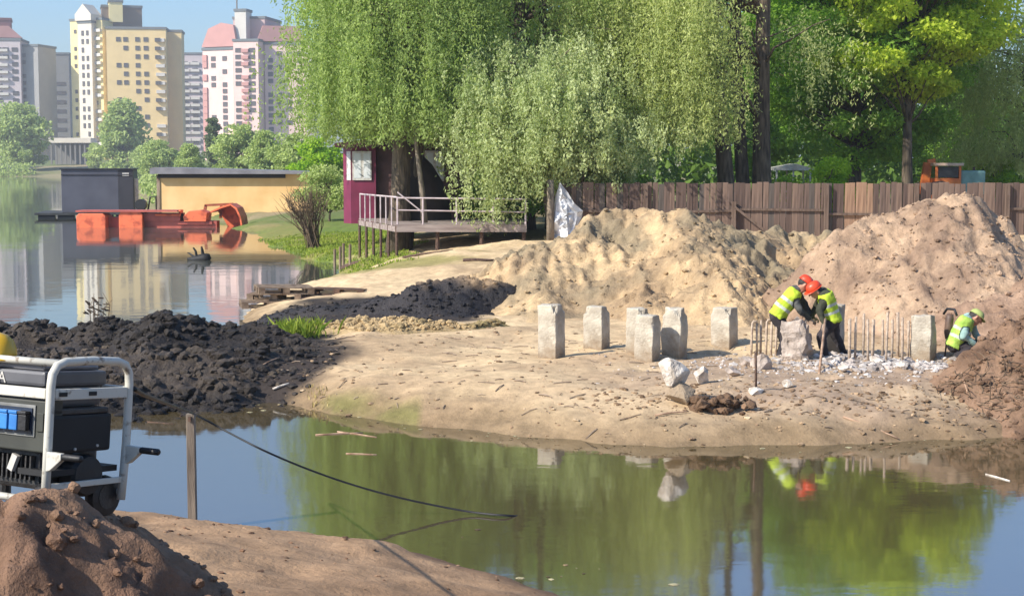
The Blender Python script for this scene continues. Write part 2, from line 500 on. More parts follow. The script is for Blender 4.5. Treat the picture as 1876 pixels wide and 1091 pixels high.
mudw = sstep(-0.25, 0.25, poly_sd(gx, gy, MUDP) + 0.45 * n2 + 0.2 * n1)
col = mixc(col, s2l(66, 58, 53), mudw)
MUD2 = [PZ(a_, b_, 0.4)[:2] for a_, b_ in ((400, 590), (440, 572), (500, 556), (560, 548), (700, 543), (925, 558), (905, 588), (760, 592), (640, 603), (570, 632), (440, 640))]
col = mixc(col, s2l(62, 56, 53), sstep(-0.3, 0.3, poly_sd(gx, gy, MUD2) + 0.5 * n2))
# near bank
a_ = (gy < 15.8).astype(float)
nc = mixc(NEAR1, NEAR2, sstep(-0.4, 0.5, n1 * 0.6 + n2 * 0.6))
nc = mixc(nc, s2l(100, 78, 60), np.clip((1 - sstep(0.0, 0.5, sa + 0.25 * n2)), 0, 1) * 0.8)
col = col * (1 - a_[:, None]) + nc * a_[:, None]
# grassy lake shore and woodland floor
g_ = sstep(37, 41, gy + 2 * n1) * (1 - sstep(-3.6, -1.8, gx + 1.6 * n1 + 0.10 * (gy - 44)))
gpatch = np.clip(g_ * sstep(-0.55, 0.2, n1 + 0.4 * n2 + 0.06 * (gy - 44)), 0, 1)
gcol = mixc(GRASS1, GRASS2, sstep(-0.1, 0.6, n1))
col = col * (1 - gpatch[:, None]) + gcol * gpatch[:, None]
dryg = np.clip(sstep(-0.15, 0.35, n1 + 0.5 * n2) * np.exp(-(((gx + 2.6) / 1.9) ** 4 + ((gy - 40.8) / 2.6) ** 4)), 0, 1)
col = mixc(col, s2l(150, 144, 84), dryg * 0.8)
pathm = sstep(45, 48, gy) * sstep(-1.5, 1.5, gx)
col = mixc(col, s2l(96, 92, 62), pathm * 0.8)
farm = sstep(70, 90, gy)
fcol = mixc(s2l(110, 122, 70), s2l(168, 150, 118), np.maximum(sstep(0.0, 0.4, n1), ((gx > -140) & (gx < -112) & (gy > 300)) * 1.0))
col = col * (1 - farm[:, None]) + fcol * farm[:, None]
V = np.stack([gx, gy, gzv], 1)
ny, nx = shape
i = np.arange(ny * nx).reshape(ny, nx)
Q = np.stack([i[:-1, :-1].ravel(), i[:-1, 1:].ravel(), i[1:, 1:].ravel(), i[1:, :-1].ravel()], 1)
tag(link('ground', mesh_np('ground', V, Q, vcol=col), M['ground']), kind='structure')

b = MB(); b.add([(-45, -5, 0), (45, -5, 0), (45, 23.2, 0), (-45, 23.2, 0)], [(0, 1, 2, 3)])
tag(b.build('pond', M['pond']), kind='structure')
b = MB(); b.add([(-800, 23.3, -0.004), (300, 23.3, -0.004), (300, 900, -0.004), (-800, 900, -0.004)], [(0, 1, 2, 3)])
tag(b.build('lake', M['lake']), kind='structure')

# ------------------------------------------------------------------ clods: small broken lumps
def _icos(s):
    bm = bmesh.new(); bmesh.ops.create_icosphere(bm, subdivisions=s, radius=1.0)
    bm.verts.ensure_lookup_table()
    r = np.array([v.co[:] for v in bm.verts]), np.array([[v.index for v in f.verts] for f in bm.faces]); bm.free()
    return r
ICO1, ICO2 = _icos(1), _icos(2)

def lumps_mesh(name, pts, sizes, rng, flat=0.7, vcol=None, fine=False):
    n = len(pts)
    ICO_V, ICO_F = ICO2 if fine else ICO1
    d = 1.0 + (0.2 if fine else 0.3) * (rng.random((n, len(ICO_V), 1)) - 0.5) * 2
    st = np.stack([0.7 + 0.6 * rng.random(n), 0.7 + 0.6 * rng.random(n), flat * (0.6 + 0.7 * rng.random(n))], 1)
    a = rng.random(n) * 6.28; ca, sa_ = np.cos(a), np.sin(a)
    L = ICO_V[None] * d * (st * sizes[:, None])[:, None, :]
    Vv = np.empty_like(L)
    Vv[..., 0] = L[..., 0] * ca[:, None] - L[..., 1] * sa_[:, None]
    Vv[..., 1] = L[..., 0] * sa_[:, None] + L[..., 1] * ca[:, None]
    Vv[..., 2] = L[..., 2]
    Vv += pts[:, None, :]
    T = (ICO_F[None] + (np.arange(n) * len(ICO_V))[:, None, None]).reshape(-1, 3)
    vc = None
    if vcol is not None:
        vc = np.repeat(vcol, len(ICO_V), axis=0)
    return mesh_np(name, Vv.reshape(-1, 3), tris=T, smooth=False, vcol=vc)

MOUNDS = []
def mound(name, label, cat, ridge, sf, sb_, r, res, mat, colors, amp=(0.1, 0.05, 0.06), lw=0.35, seed=1, nclod=0, clod=(0.02, 0.07), top=None, rill=0.0, sx=0.45, scarp=0.0):
    """heap of loose soil below a ridge line; front slope sf, back slope sb_"""
    rng = np.random.default_rng(seed)
    rd = []
    for a, b2 in zip(ridge[:-1], ridge[1:]):
        for t in np.linspace(0, 1, 7)[:-1]:
            rd.append([a[k] * (1 - t) + b2[k] * t for k in range(3)])
    rd.append(list(ridge[-1])); rd = np.array(rd)
    zmax = rd[:, 2].max()
    x0, x1 = rd[:, 0].min() - zmax / sf, rd[:, 0].max() + zmax / sf
    y0, y1 = rd[:, 1].min() - zmax / sf - r, rd[:, 1].max() + zmax / sb_ + r
    X, Y = np.meshgrid(np.arange(x0, x1, res), np.arange(y0, y1, res))
    sh = X.shape; X, Y = X.ravel(), Y.ravel()
    wx = X + 0.25 * fbm(X, Y, 1.1, 3, seed + 40); wy = Y + 0.25 * fbm(X, Y, 1.1, 3, seed + 50)
    h = np.full(X.shape, -9.0)
    scn = np.clip(0.5 + 1.3 * fbm(X, Y * 0.3, 1.8, 2, seed + 90), 0, 1.4)
    for p in rd:
        dx, dy = wx - p[0], wy - p[1]
        d = np.sqrt(dx * dx + dy * dy)
        s = np.where(dy < 0, sf, sb_) * (np.abs(dy) / (d + 1e-6)) + max(sf, sx) * (np.abs(dx) / (d + 1e-6))
        hp = p[2] - s * (np.sqrt(d * d + r * r) - r)
        if scarp: hp = hp - scarp * scn * (1 - np.exp(-np.maximum(-dy - 0.15, 0) / 0.2))
        h = np.maximum(h, hp)
    g = G(X, Y, fine=False)
    m = sstep(-0.1, 0.4, h - g)
    rough_ = sstep(-0.35, 0.35, fbm(X, Y, 1.5, 3, seed + 70)); rough2 = sstep(-0.2, 0.4, fbm(X, Y, 0.9, 3, seed + 71))
    rid = 1 - 2 * np.abs(fbm(X, Y, 0.55, 4, seed + 3, 0.6))
    wx2, wy2 = X + 0.12 * fbm(X, Y, 0.3, 2, seed + 80), Y + 0.12 * fbm(X, Y, 0.3, 2, seed + 81)
    z = h + m * (amp[0] * fbm(X, Y, 1.6, 3, seed) + amp[1] * (rid - 0.5) * (0.35 + 0.9 * rough_) + amp[2] * (lump(wx2, wy2, lw, seed + 9) - 0.3) * rough2 + amp[2] * 0.7 * (lump(wx2, wy2, lw * 0.5, seed + 19) - 0.3) * rough_ + amp[2] * 0.5 * fbm(X, Y, 0.12, 2, seed + 29))
    if rill:
        z += m * rill * (np.abs(fbm(X * 2.6, Y * 0.5, 0.8, 2, seed + 4)) * 2 - 0.5)
    n1 = fbm(X, Y, 1.6, 4, seed + 60); n2 = fbm(X, Y, 0.5, 3, seed + 61)
    c = mixc(colors[0], colors[1], sstep(-0.35, 0.4, n1 * 0.6 + n2 * 0.7))
    if len(colors) > 2:
        c = mixc(c, colors[2], sstep(0.1, 0.6, fbm(X, Y, 2.4, 3, seed + 62) + 0.3 * n2) * 0.9)
    if top is not None:                         # another soil above this height
        c = mixc(c, top[0], sstep(-0.12, 0.12, z - top[1] + 0.2 * n2))
    keep = z > g - 0.12
    i = np.arange(len(X)).reshape(sh)
    Q = np.stack([i[:-1, :-1].ravel(), i[:-1, 1:].ravel(), i[1:, 1:].ravel(), i[1:, :-1].ravel()], 1)
    Q = Q[keep[Q].any(1)]
    used = np.unique(Q); rm = np.full(len(X), -1); rm[used] = np.arange(len(used))
    Vv = np.stack([X, Y, np.maximum(z, g - 0.25)], 1)[used]
    o = tag(link(name, mesh_np(name, Vv, rm[Q], vcol=c[used]), mat), label, cat)
    if nclod:
        ok = np.where((z > g + 0.03))[0]
        pick = rng.choice(ok, nclod)
        sz = clod[0] + (clod[1] - clod[0]) * rng.random(nclod) ** 3
        pts = np.stack([X[pick] + (rng.random(nclod) - .5) * res, Y[pick] + (rng.random(nclod) - .5) * res, z[pick] + sz * 0.15], 1)
        cc = c[pick] * (0.88 + 0.3 * rng.random((nclod, 1)))
        tag(link('clods', lumps_mesh('clods', pts, sz, rng, vcol=cc, fine=(res < 0.03)), mat, o), kind='stuff')
    MOUNDS.append((X.min(), X.max(), Y.min(), Y.max(), Vv))
    return o

def surf(x, y):
    """height of whatever soil lies at x, y"""
    z = gz(x, y)
    for (a, b2, c, d, Vv) in MOUNDS:
        if a <= x <= b2 and c <= y <= d:
            k = np.argmin((Vv[:, 0] - x) ** 2 + (Vv[:, 1] - y) ** 2)
            if abs(Vv[k, 0] - x) < 0.2 and abs(Vv[k, 1] - y) < 0.2:
                z = max(z, float(Vv[k, 2]))
    return z

def rp(lst):
    return [tuple(P(*p)) for p in lst]

YEL, TAN, GREY = s2l(210, 180, 138), s2l(168, 142, 110), s2l(148, 134, 108)
mound('sand_bank', 'long pale sand bank behind the row of concrete piles, below the fence', 'sand bank',
      rp([(980, 505, 30.2), (1008, 478, 30.6), (1045, 452, 31.2), (1085, 416, 32), (1140, 400, 32), (1185, 392, 32), (1235, 395, 31.5), (1290, 400, 31.5), (1345, 420, 32), (1420, 421, 33), (1490, 428, 33), (1560, 425, 33), (1700, 440, 33), (1876, 455, 33), (2000, 460, 33)]),
      0.25, 0.6, 0.2, 0.045, M['sand'], [YEL, TAN, GREY], (0.26, 0.15, 0.08), 0.26, 3, 2600, (0.008, 0.055), rill=0.08, scarp=0.45)
mound('dirt_mound', 'tall heap of brownish dug sand rising in front of the fence on the right', 'dirt mound',
      rp([(1560, 432, 27.6), (1600, 408, 27.8), (1650, 394, 28), (1695, 374, 28), (1735, 364, 28), (1770, 366, 28), (1800, 388, 28), (1832, 430, 28)]),
      0.50, 0.7, 0.35, 0.05, M['clay'], [s2l(196, 166, 136), s2l(152, 126, 104), s2l(174, 148, 124)], (0.22, 0.14, 0.08), 0.24, 8, 2500, (0.008, 0.05), rill=0.04, sx=1.05, scarp=0.12)
mound('root_mound', 'reddish brown soil mound full of roots at the right edge of the pond', 'dirt mound',
      rp([(1690, 735, 19.2), (1740, 682, 19.5), (1795, 632, 19.8), (1850, 592, 20.1), (1920, 560, 20.4), (2050, 520, 20.6), (2200, 510, 20.6)]),
      0.42, 0.75, 0.2, 0.045, M['clay'], [s2l(152, 122, 98), s2l(106, 82, 64), s2l(134, 110, 90)], (0.16, 0.12, 0.10), 0.22, 12, 3200, (0.010, 0.05), sx=0.95)
mound('spoil_heap', 'low reddish spoil heap behind the crouching worker at the right edge', 'dirt mound',
      rp([(1790, 560, 24.6), (1850, 525, 25), (1920, 500, 25), (2100, 480, 25)]),
      0.45, 0.6, 0.3, 0.06, M['clay'], [s2l(184, 152, 126), s2l(148, 120, 98)], (0.14, 0.07, 0.07), 0.3, 14, 700, (0.015, 0.06))
BLK, BLK2 = s2l(56, 50, 45), s2l(38, 34, 32)
mound('mud_heap', 'black wet mud heap dug out between the lake and the pond', 'mud heap',
      rp([(-200, 602, 24.5), (-60, 597, 24.5), (20, 606, 24.5), (70, 596, 24.5), (130, 616, 24.3), (190, 586, 24.3), (222, 606, 24.2), (262, 594, 24), (312, 580, 24), (350, 608, 24), (420, 606, 24), (478, 600, 24), (530, 622, 23.6), (588, 640, 23.2), (545, 645, 22.5), (470, 648, 21.9), (330, 650, 21.6), (150, 650, 21.6), (-100, 650, 21.6)]),
      0.26, 0.5, 0.2, 0.05, M['mud'], [BLK, BLK2, s2l(82, 72, 62)], (0.14, 0.12, 0.13), 0.32, 21, 4200, (0.010, 0.11))
mound('mud_bank', 'black cut mud bank with a brown crust, left of the sand bank', 'mud bank',
      rp([(520, 572, 30), (580, 562, 29.6), (650, 560, 29.2), (740, 545, 29.2), (800, 520, 29.4), (850, 508, 29.6), (885, 514, 29.6), (905, 532, 29.4)]),
      0.40, 0.25, 0.15, 0.05, M['mud'], [s2l(62, 58, 58), s2l(44, 42, 44), s2l(78, 74, 74)], (0.12, 0.10, 0.09), 0.3, 25, 1500, (0.012, 0.06), scarp=0.25,
      top=(s2l(178, 150, 116), 0.98))
mound('sand_ridge', 'low crumbly sand ridge between the grass tuft and the concrete piles', 'sand ridge',
      rp([(600, 596, 26), (660, 584, 26), (720, 584, 26), (790, 592, 26), (860, 596, 26), (910, 588, 26.6)]),
      0.30, 0.6, 0.15, 0.05, M['sand'], [s2l(190, 164, 122), s2l(156, 134, 96), s2l(140, 130, 84)], (0.10, 0.07, 0.09), 0.26, 33, 1100, (0.015, 0.07))
mound('soil_heap', 'crumbly brown soil heap in front of the generator in the bottom left corner', 'soil heap',
      [(-1.72, 6.2, 1.80), (-2.0, 6.0, 1.84), (-2.7, 6.0, 1.86)] + rp([(-120, 950, 4.7), (0, 950, 4.7), (60, 950, 4.7), (122, 958, 4.7), (160, 985, 4.75), (200, 1012, 4.8), (258, 1060, 4.8), (325, 1125, 4.8)]),
      0.75, 0.8, 0.12, 0.018, M['clay'], [s2l(176, 142, 114), s2l(122, 94, 76), s2l(152, 122, 98)], (0.07, 0.08, 0.06), 0.11, 41, 1900, (0.003, 0.038), sx=1.0)
# ------------------------------------------------------------------ trees
LM = {
    'willow': leaf_mat('willow_leaf', s2l(130, 152, 88), s2l(188, 204, 130), 0.5),
    'willow_pale': leaf_mat('pale_willow_leaf', s2l(150, 164, 100), s2l(212, 218, 150), 0.5),
    'silver': leaf_mat('silver_willow_leaf', s2l(148, 164, 108), s2l(208, 216, 164), 0.45),
    'maple': leaf_mat('maple_leaf', s2l(112, 158, 42), s2l(186, 212, 70), 0.5),
    'lime': leaf_mat('lime_leaf', s2l(160, 186, 54), s2l(222, 230, 98), 0.55),
    'dark': leaf_mat('dark_leaf', s2l(112, 154, 58), s2l(168, 200, 92), 0.55),
    'wood': leaf_mat('shade_toned_wood_leaf', s2l(82, 112, 48), s2l(128, 156, 76), 0.4),  # darker leaf tone: the shade of the far wood is put into its colour
    'far': leaf_mat('far_leaf', s2l(138, 158, 92), s2l(196, 208, 138), 0.4),
    'far_grey': leaf_mat('far_grey_leaf', s2l(88, 106, 72), s2l(134, 148, 108), 0.3),
    'grass': leaf_mat('grass_blade', s2l(92, 122, 36), s2l(168, 176, 78), 0.3),
    'dry': leaf_mat('dry_grass_blade', s2l(140, 124, 78), s2l(200, 180, 126), 0.2),
}

def leaves_mesh(name, C, D, L, W, rng, val):
    """diamond leaves at C pointing along D"""
    n = len(C)
    D = D / (np.linalg.norm(D, axis=1, keepdims=True) + 1e-9)
    r = rng.normal(size=(n, 3))
    S = np.cross(D, r); S /= (np.linalg.norm(S, axis=1, keepdims=True) + 1e-9)
    Nn = np.cross(D, S)
    L = L * (0.7 + 0.6 * rng.random((n, 1))); W = W * (0.7 + 0.6 * rng.random((n, 1)))
    V = np.empty((n, 4, 3))
    V[:, 0] = C - D * L * 0.5
    V[:, 1] = C + S * W * 0.5 + Nn * W * 0.12
    V[:, 2] = C + D * L * 0.5 - Nn * L * 0.08
    V[:, 3] = C - S * W * 0.5 + Nn * W * 0.12
    Q = np.arange(4 * n).reshape(n, 4)
    return mesh_np(name, V.reshape(-1, 3), Q, smooth=False, fattr=np.clip(val, 0, 1))

def branchy(mb, a, b, r0, r1, rng, sag=0.0, k=5, wob=0.05, n=6):
    a, b = np.array(a, float), np.array(b, float); L = np.linalg.norm(b - a)
    pts, rs = [], []
    for t in np.linspace(0, 1, k):
        p = a * (1 - t) + b * t
        p = p + np.array([0, 0, 1]) * sag * L * math.sin(math.pi * t) + rng.normal(size=3) * wob * L * math.sin(math.pi * t) * 0.5
        pts.append(p); rs.append(r0 * (1 - t) + r1 * t)
    mb.tube(pts, rs, n)

def willow_mesh(H, Rr, ncl, nst, nlf, seed, trunks, zlow=1.6, leaf=(0.15, 0.036), squash=1.0, zband=(0.3, 1.0), lenr=(1.4, 3.6), low=0.0, excl=None, lift=None, extra=()):
    """returns (trunk mesh, crown mesh); trunks: list of (x, y, lean x, lean y, radius, height)"""
    rng = np.random.default_rng(seed)
    tb = MB(); tops = []
    for (x, y, lx, ly, r, h) in trunks:
        pts, rs = [], []
        for t in np.linspace(0, 1, 9):
            pts.append((x + lx * t + 0.08 * math.sin(5 * t + seed), y + ly * t, h * t - 0.25 * (t == 0)))
            rs.append(r * (1.35 if t == 0 else 1.0) * (1 - 0.62 * t))
        tb.tube(pts, rs, 12); tops.append(pts)
    C, D, Vv = [], [], []
    for c in range(ncl + len(extra)):
        a = rng.random() * 6.283
        rho = Rr * math.sqrt(0.12 + 0.88 * rng.random())
        f = zband[0] + (zband[1] - zband[0]) * rng.random()
        zt = H * f if rng.random() > low else H * zband[0] + (9.5 - H * zband[0]) * rng.random()
        cap = H * (1 - 0.42 * (rho / Rr) ** 2.2)
        zt = min(zt, cap)
        cx, cy = rho * math.cos(a), rho * math.sin(a) * squash
        ex = extra[c - ncl] if c >= ncl else None
        if ex: cx, cy, zt = ex[:3]
        if excl and excl[0] < cx < excl[1] and (cy < 1.2 or zt < 9.5) and rng.random() < 0.95: continue
        tr = tops[rng.integers(len(tops))]
        k = min(len(tr) - 1, max(2, int(len(tr) * min(0.95, (zt - 1.2) / tr[-1][2]))))
        branchy(tb, tr[k], (cx, cy, zt), 0.055, 0.012, rng, 0.10, 5, 0.08, 5)
        clen = lenr[0] + (lenr[1] - lenr[0]) * rng.random()
        if ex: clen = ex[3]
        cval = rng.normal() * 0.2
        cr = 0.45 + 0.4 * rng.random()
        for s in range(nst if zt < 11 else nst // 2):
            sx, sy, sz = cx + rng.normal() * cr, cy + rng.normal() * cr, zt + rng.normal() * 0.3
            ln = max(0.5, min(clen * (0.6 + 0.6 * rng.random()), sz - (0.1 if ex and zlow < 1 else zlow) - (lift[1] if lift and cx < lift[0] and not ex else 0) - rng.random() * 0.6))
            t = np.sort(rng.random(nlf)) ** 0.85
            out = 0.25 * ln * (1 - np.exp(-3 * t)) * 0.5
            sw = rng.normal() * 0.12
            px = sx + math.cos(a) * out + sw * t * t * ln * 0.4
            py = sy + math.sin(a) * out + rng.normal() * 0.1 * t * t
            pz = sz - ln * t
            p = np.stack([px, py, pz], 1) + rng.normal(size=(nlf, 3)) * 0.085
            d = np.stack([rng.normal(size=nlf) * 0.75, rng.normal(size=nlf) * 0.75, -1 + rng.normal(size=nlf) * 0.5], 1)
            C.append(p); D.append(d); Vv.append(0.5 + cval + rng.normal(size=nlf) * 0.13)
    C, D, Vv = np.concatenate(C), np.concatenate(D), np.concatenate(Vv)
    return tb.mesh('trunk', smooth=True), leaves_mesh('crown', C, D, leaf[0], leaf[1], rng, Vv)

def broad_mesh(H, Rr, ncl, nlf, seed, trunk_r=0.25, z0=0.3, leaf=(0.16, 0.09), cs=(0.5, 1.0), lean=0.0, top=1.0, trunk_h=0.7, conic=0.0):
    """broad-leaved crown: many leaf clumps carried by limbs"""
    rng = np.random.default_rng(seed)
    tb = MB(); pts = []
    for t in np.linspace(0, 1, 8):
        pts.append((lean * t + 0.1 * math.sin(4 * t + seed), 0.08 * math.sin(3 * t), H * trunk_h * t - 0.25 * (t == 0)))
    tb.tube(pts, [trunk_r * (1.3 if q == 0 else 1) * (1 - 0.75 * q / 7) for q in range(8)], 10)
    C, D, Vv = [], [], []
    for c in range(ncl):
        while True:
            p = rng.random(3) * 2 - 1
            q = np.linalg.norm(p)
            if 0.35 < q < 1: break
        zz = (p[2] + 1) / 2
        w = (1 - conic * zz) * (0.75 + 0.35 * rng.random())
        c0 = np.array([p[0] * Rr * w + lean * 0.7, p[1] * Rr * w, H * (z0 + (top - z0) * zz)])
        k = min(7, max(2, int(8 * min(1, (c0[2] - 0.8) / (H * trunk_h)) * 0.8)))
        branchy(tb, pts[k], c0, 0.05, 0.012, rng, 0.05, 4, 0.1, 5)
        rad = cs[0] + (cs[1] - cs[0]) * rng.random()
        v = rng.normal(size=(nlf, 3)); v /= np.linalg.norm(v, axis=1, keepdims=True)
        rr = rad * (0.35 + 0.75 * rng.random((nlf, 1)) ** 0.6)
        pp = c0 + v * rr * np.array([1.15, 1.15, 0.62])
        C.append(pp); d = v * 0.6 + rng.normal(size=(nlf, 3)) * 0.6; d[:, 2] -= 0.35
        D.append(d); Vv.append(0.5 + rng.normal() * 0.13 + rng.normal(size=nlf) * 0.18)
    C, D, Vv = np.concatenate(C), np.concatenate(D), np.concatenate(Vv)
    return tb.mesh('trunk', smooth=True), leaves_mesh('crown', C, D, leaf[0], leaf[1], rng, Vv)

def plant_tree(name, label, cat, meshes, mats, loc, rz=0.0, sc=1.0, group=None):
    t = thing(name, label, cat, loc, rz, group)
    t.scale = (sc, sc, sc)
    link('trunk', meshes[0], mats[0], t)
    link('crown', meshes[1], mats[1], t)
    return t

def at_ground(px, Y):
    x = (px - 938.0) / F * Y * 1.0037
    return (x, Y, gz(x, Y))

# left weeping willow over the kiosk
w1 = willow_mesh(19, 2.3, 165, 15, 54, 101, [(0, 0, 0.3, 0.2, 0.34, 13), (0.2, 0.5, 1.2, 0.6, 0.16, 9)], zlow=3.2, zband=(0.24, 1.0), leaf=(0.13, 0.05), low=0.65)
plant_tree('willow_tree', 'weeping willow with a stout brown trunk hanging over the burgundy kiosk', 'tree', w1, (M['bark'], LM['willow']), at_ground(728, 48.2))
# bright green tree at the left end of the row
m1 = broad_mesh(17, 3.3, 150, 420, 111, 0.2, 0.20, (0.17, 0.1), (0.45, 0.95), lean=-0.5)
plant_tree('maple_tree', 'bright green broad-leaved tree at the left end of the row, against the sky', 'tree', m1, (M['bark'], LM['maple']), at_ground(735, 56.5), 0.0)
# middle willows: two tall trunks
w2 = willow_mesh(20, 4.0, 145, 15, 54, 121, [(-0.5, 0, -0.1, 0.1, 0.30, 14), (0.45, 0.3, -0.35, 0.2, 0.22, 12)], zlow=4.0, zband=(0.28, 1.0), leaf=(0.13, 0.05), low=0.6, excl=(-0.9, 0.7))
plant_tree('willow_tree', 'tall twin-trunked willow behind the silvery willow in the middle', 'tree', w2, (M['bark'], LM['willow']), at_ground(985, 52))
# silvery willow hanging over the deck
w3 = willow_mesh(6.3, 2.6, 125, 15, 54, 131, [(0.9, 0.2, -0.6, 0, 0.17, 4.6), (0.2, 0.4, -1.0, 0.2, 0.12, 4.2)], zlow=0.5, zband=(0.38, 1.0), lenr=(0.5, 1.5), leaf=(0.12, 0.055), lift=(-0.9, 1.5), extra=((-1.95, -2.5, 2.9, 2.5), (-1.7, -2.5, 3.1, 2.8), (-1.5, -2.5, 2.7, 2.4), (-1.8, -2.2, 3.6, 2.6), (-1.2, -1.8, 3.0, 1.6)))
plant_tree('silver_willow', 'low silvery green willow drooping over the right half of the wooden deck', 'tree', w3, (M['palebark'], LM['silver']), at_ground(1004, 47.3))
# right pale weeping willow with big trunks
w4 = willow_mesh(20, 4.4, 200, 15, 54, 141, [(0.9, 0, -0.9, 0.2, 0.30, 13), (2.0, 0.2, 0.1, 0.1, 0.34, 14), (1.5, 0.5, -0.5, 0.4, 0.26, 12)], zlow=2.4, zband=(0.24, 1.0), lenr=(2.0, 4.6), leaf=(0.13, 0.045), low=0.65, excl=(0.1, 4.6), extra=[(-3.8 + 3.7 * ((k * 0.618) % 1), -3.2 + 1.9 * ((k * 0.381) % 1), 6.3 + 3.0 * ((k * 0.271) % 1), 3.0 + 2.0 * ((k * 0.733) % 1)) for k in range(34)])
plant_tree('willow_tree', 'pale weeping willow with three thick trunks standing behind the wooden fence', 'tree', w4, (M['bark'], LM['willow_pale']), at_ground(1285, 51))
# green trees to the right, behind the fence
b1 = broad_mesh(13.5, 4.6, 150, 420, 151, 0.28, 0.16, (0.2, 0.12), (0.55, 1.15))
plant_tree('dark_tree', 'large dark green tree right of the willow trunks behind the fence', 'tree', b1, (M['bark'], LM['dark']), at_ground(1560, 60), 0.3)
b2 = broad_mesh(11.8, 3.6, 100, 420, 161, 0.24, 0.40, (0.2, 0.12), (0.5, 1.0))
plant_tree('lime_tree', 'sunlit yellow-green tree with a leaning trunk above the right part of the fence', 'tree', b2, (M['bark'], LM['lime']), at_ground(1660, 57), 1.2)
w5 = willow_mesh(9.5, 3.2, 90, 12, 42, 171, [(0, 0, 0.4, 0, 0.2, 8)], zlow=2.0, zband=(0.25, 1.0), leaf=(0.17, 0.045))
plant_tree('willow_tree', 'pale drooping tree at the right edge behind the fence', 'tree', w5, (M['bark'], LM['willow_pale']), at_ground(1880, 62))
# second row, deeper shade
b3 = broad_mesh(14, 4.4, 95, 330, 181, 0.25, 0.1, (0.26, 0.16), (0.7, 1.3))
for k, (px, Y, sc, rz, lab) in enumerate([
        (800, 72, 1.15, 0.0, 'dark background tree filling the gap behind the kiosk roof'),
        (1090, 74, 1.2, 1.0, 'dark background tree between the middle willow and the pale willow'),
        (1400, 80, 1.1, 2.1, 'background tree directly behind the thick willow trunks'),
        (1560, 84, 0.85, 3.3, 'background tree behind the large dark green tree'),
        (1735, 82, 0.6, 4.4, 'background tree seen through the gap above the tractor'),
        (1930, 84, 0.6, 5.0, 'background tree behind the drooping tree at the right edge')]):
    t = plant_tree('background_tree', lab, 'tree', b3, (M['bark'], LM['dark']), at_ground(px, Y), rz, sc, 'trees of the second row behind the fence')
    if k == 3:
        for ch in t.children:
            if ch.name.startswith('crown'):
                ch.material_slots[0].link = 'OBJECT'; ch.material_slots[0].material = LM['maple']
# undergrowth
s1 = broad_mesh(2.6, 1.3, 26, 220, 191, 0.05, 0.1, (0.13, 0.07), (0.3, 0.55), trunk_h=0.5)
for k, (px, Y, sc, rz, lm, lab) in enumerate([
        (1130, 49.5, 1.05, 0.0, 'dark', 'dark green bush under the pale willow at the left end of the fence'),
        (1030, 50.5, 1.2, 1.0, 'dark', 'dark bush in the shade right of the silvery willow'),
        (1500, 52, 1.0, 2.0, 'maple', 'bright green bush showing over the fence beside the willow trunks'),
        (905, 51.0, 0.9, 3.0, 'dark', 'dark bush at the back of the wooden deck'),
        (1790, 66, 1.5, 4.0, 'maple', 'green bush beyond the tractor at the right'),
        (604, 78, 1.2, 5.0, 'far', 'yellow-green bush left of the burgundy kiosk')]):
    t = plant_tree('bush', lab, 'bush', s1, (M['bark'], LM['dark']), at_ground(px, Y), rz, sc)
    for ch in t.children:
        if ch.name.startswith('crown'):
            ch.material_slots[0].link = 'OBJECT'; ch.material_slots[0].material = LM[lm]
# slim leaning sapling on the deck
t = thing('sapling', 'thin pale sapling trunk leaning beside the dark tent on the deck', 'sapling', tuple(P(778, 405, 46.6)))
b = MB(); b.tube([(0, 0, -0.3), (-0.04, 0, 0.6), (-0.13, 0, 1.4), (-0.25, 0.1, 2.3), (-0.3, 0.1, 3.2)], [0.11, 0.09, 0.075, 0.06, 0.04], 8)
b.build('trunk', M['palebark'], t, smooth=True)
rng = np.random.default_rng(5)
c = rng.normal(size=(900, 3)) * np.array([0.6, 0.5, 0.5]) + np.array([-0.35, 0.1, 3.4])
link('crown', leaves_mesh('crown', c, rng.normal(size=(900, 3)) - np.array([0, 0, 0.8]), 0.14, 0.045, rng, 0.5 + 0.2 * rng.normal(size=900)), LM['willow'], t)

# bare brown shrub on the lake shore
rng = np.random.default_rng(17)
q = at_ground(575, 57)
t = thing('bare_shrub', 'leafless brown willow shrub on the lake shore in front of the yellow hut', 'shrub', q)
b = MB()
for k in range(70):
    a = rng.random() * 6.28; s = 0.25 + 0.75 * rng.random()
    e = np.array([math.cos(a) * 0.9 * s - 0.75 * rng.random(), math.sin(a) * 0.7 * s, 1.9 + 0.7 * rng.random() - 0.5 * s])
    branchy(b, (rng.normal() * 0.1, rng.normal() * 0.1, -0.1), e, 0.022, 0.007, rng, 0.08, 5, 0.08, 4)
    for j in range(3):
        f = 0.4 + 0.5 * rng.random(); m_ = e * f
        branchy(b, m_, m_ + np.array([rng.normal() * 0.3, rng.normal() * 0.3, 0.35 + 0.3 * rng.random()]), 0.010, 0.004, rng, 0.0, 3, 0.05, 3)
b.build('branches', M['twig'], t)

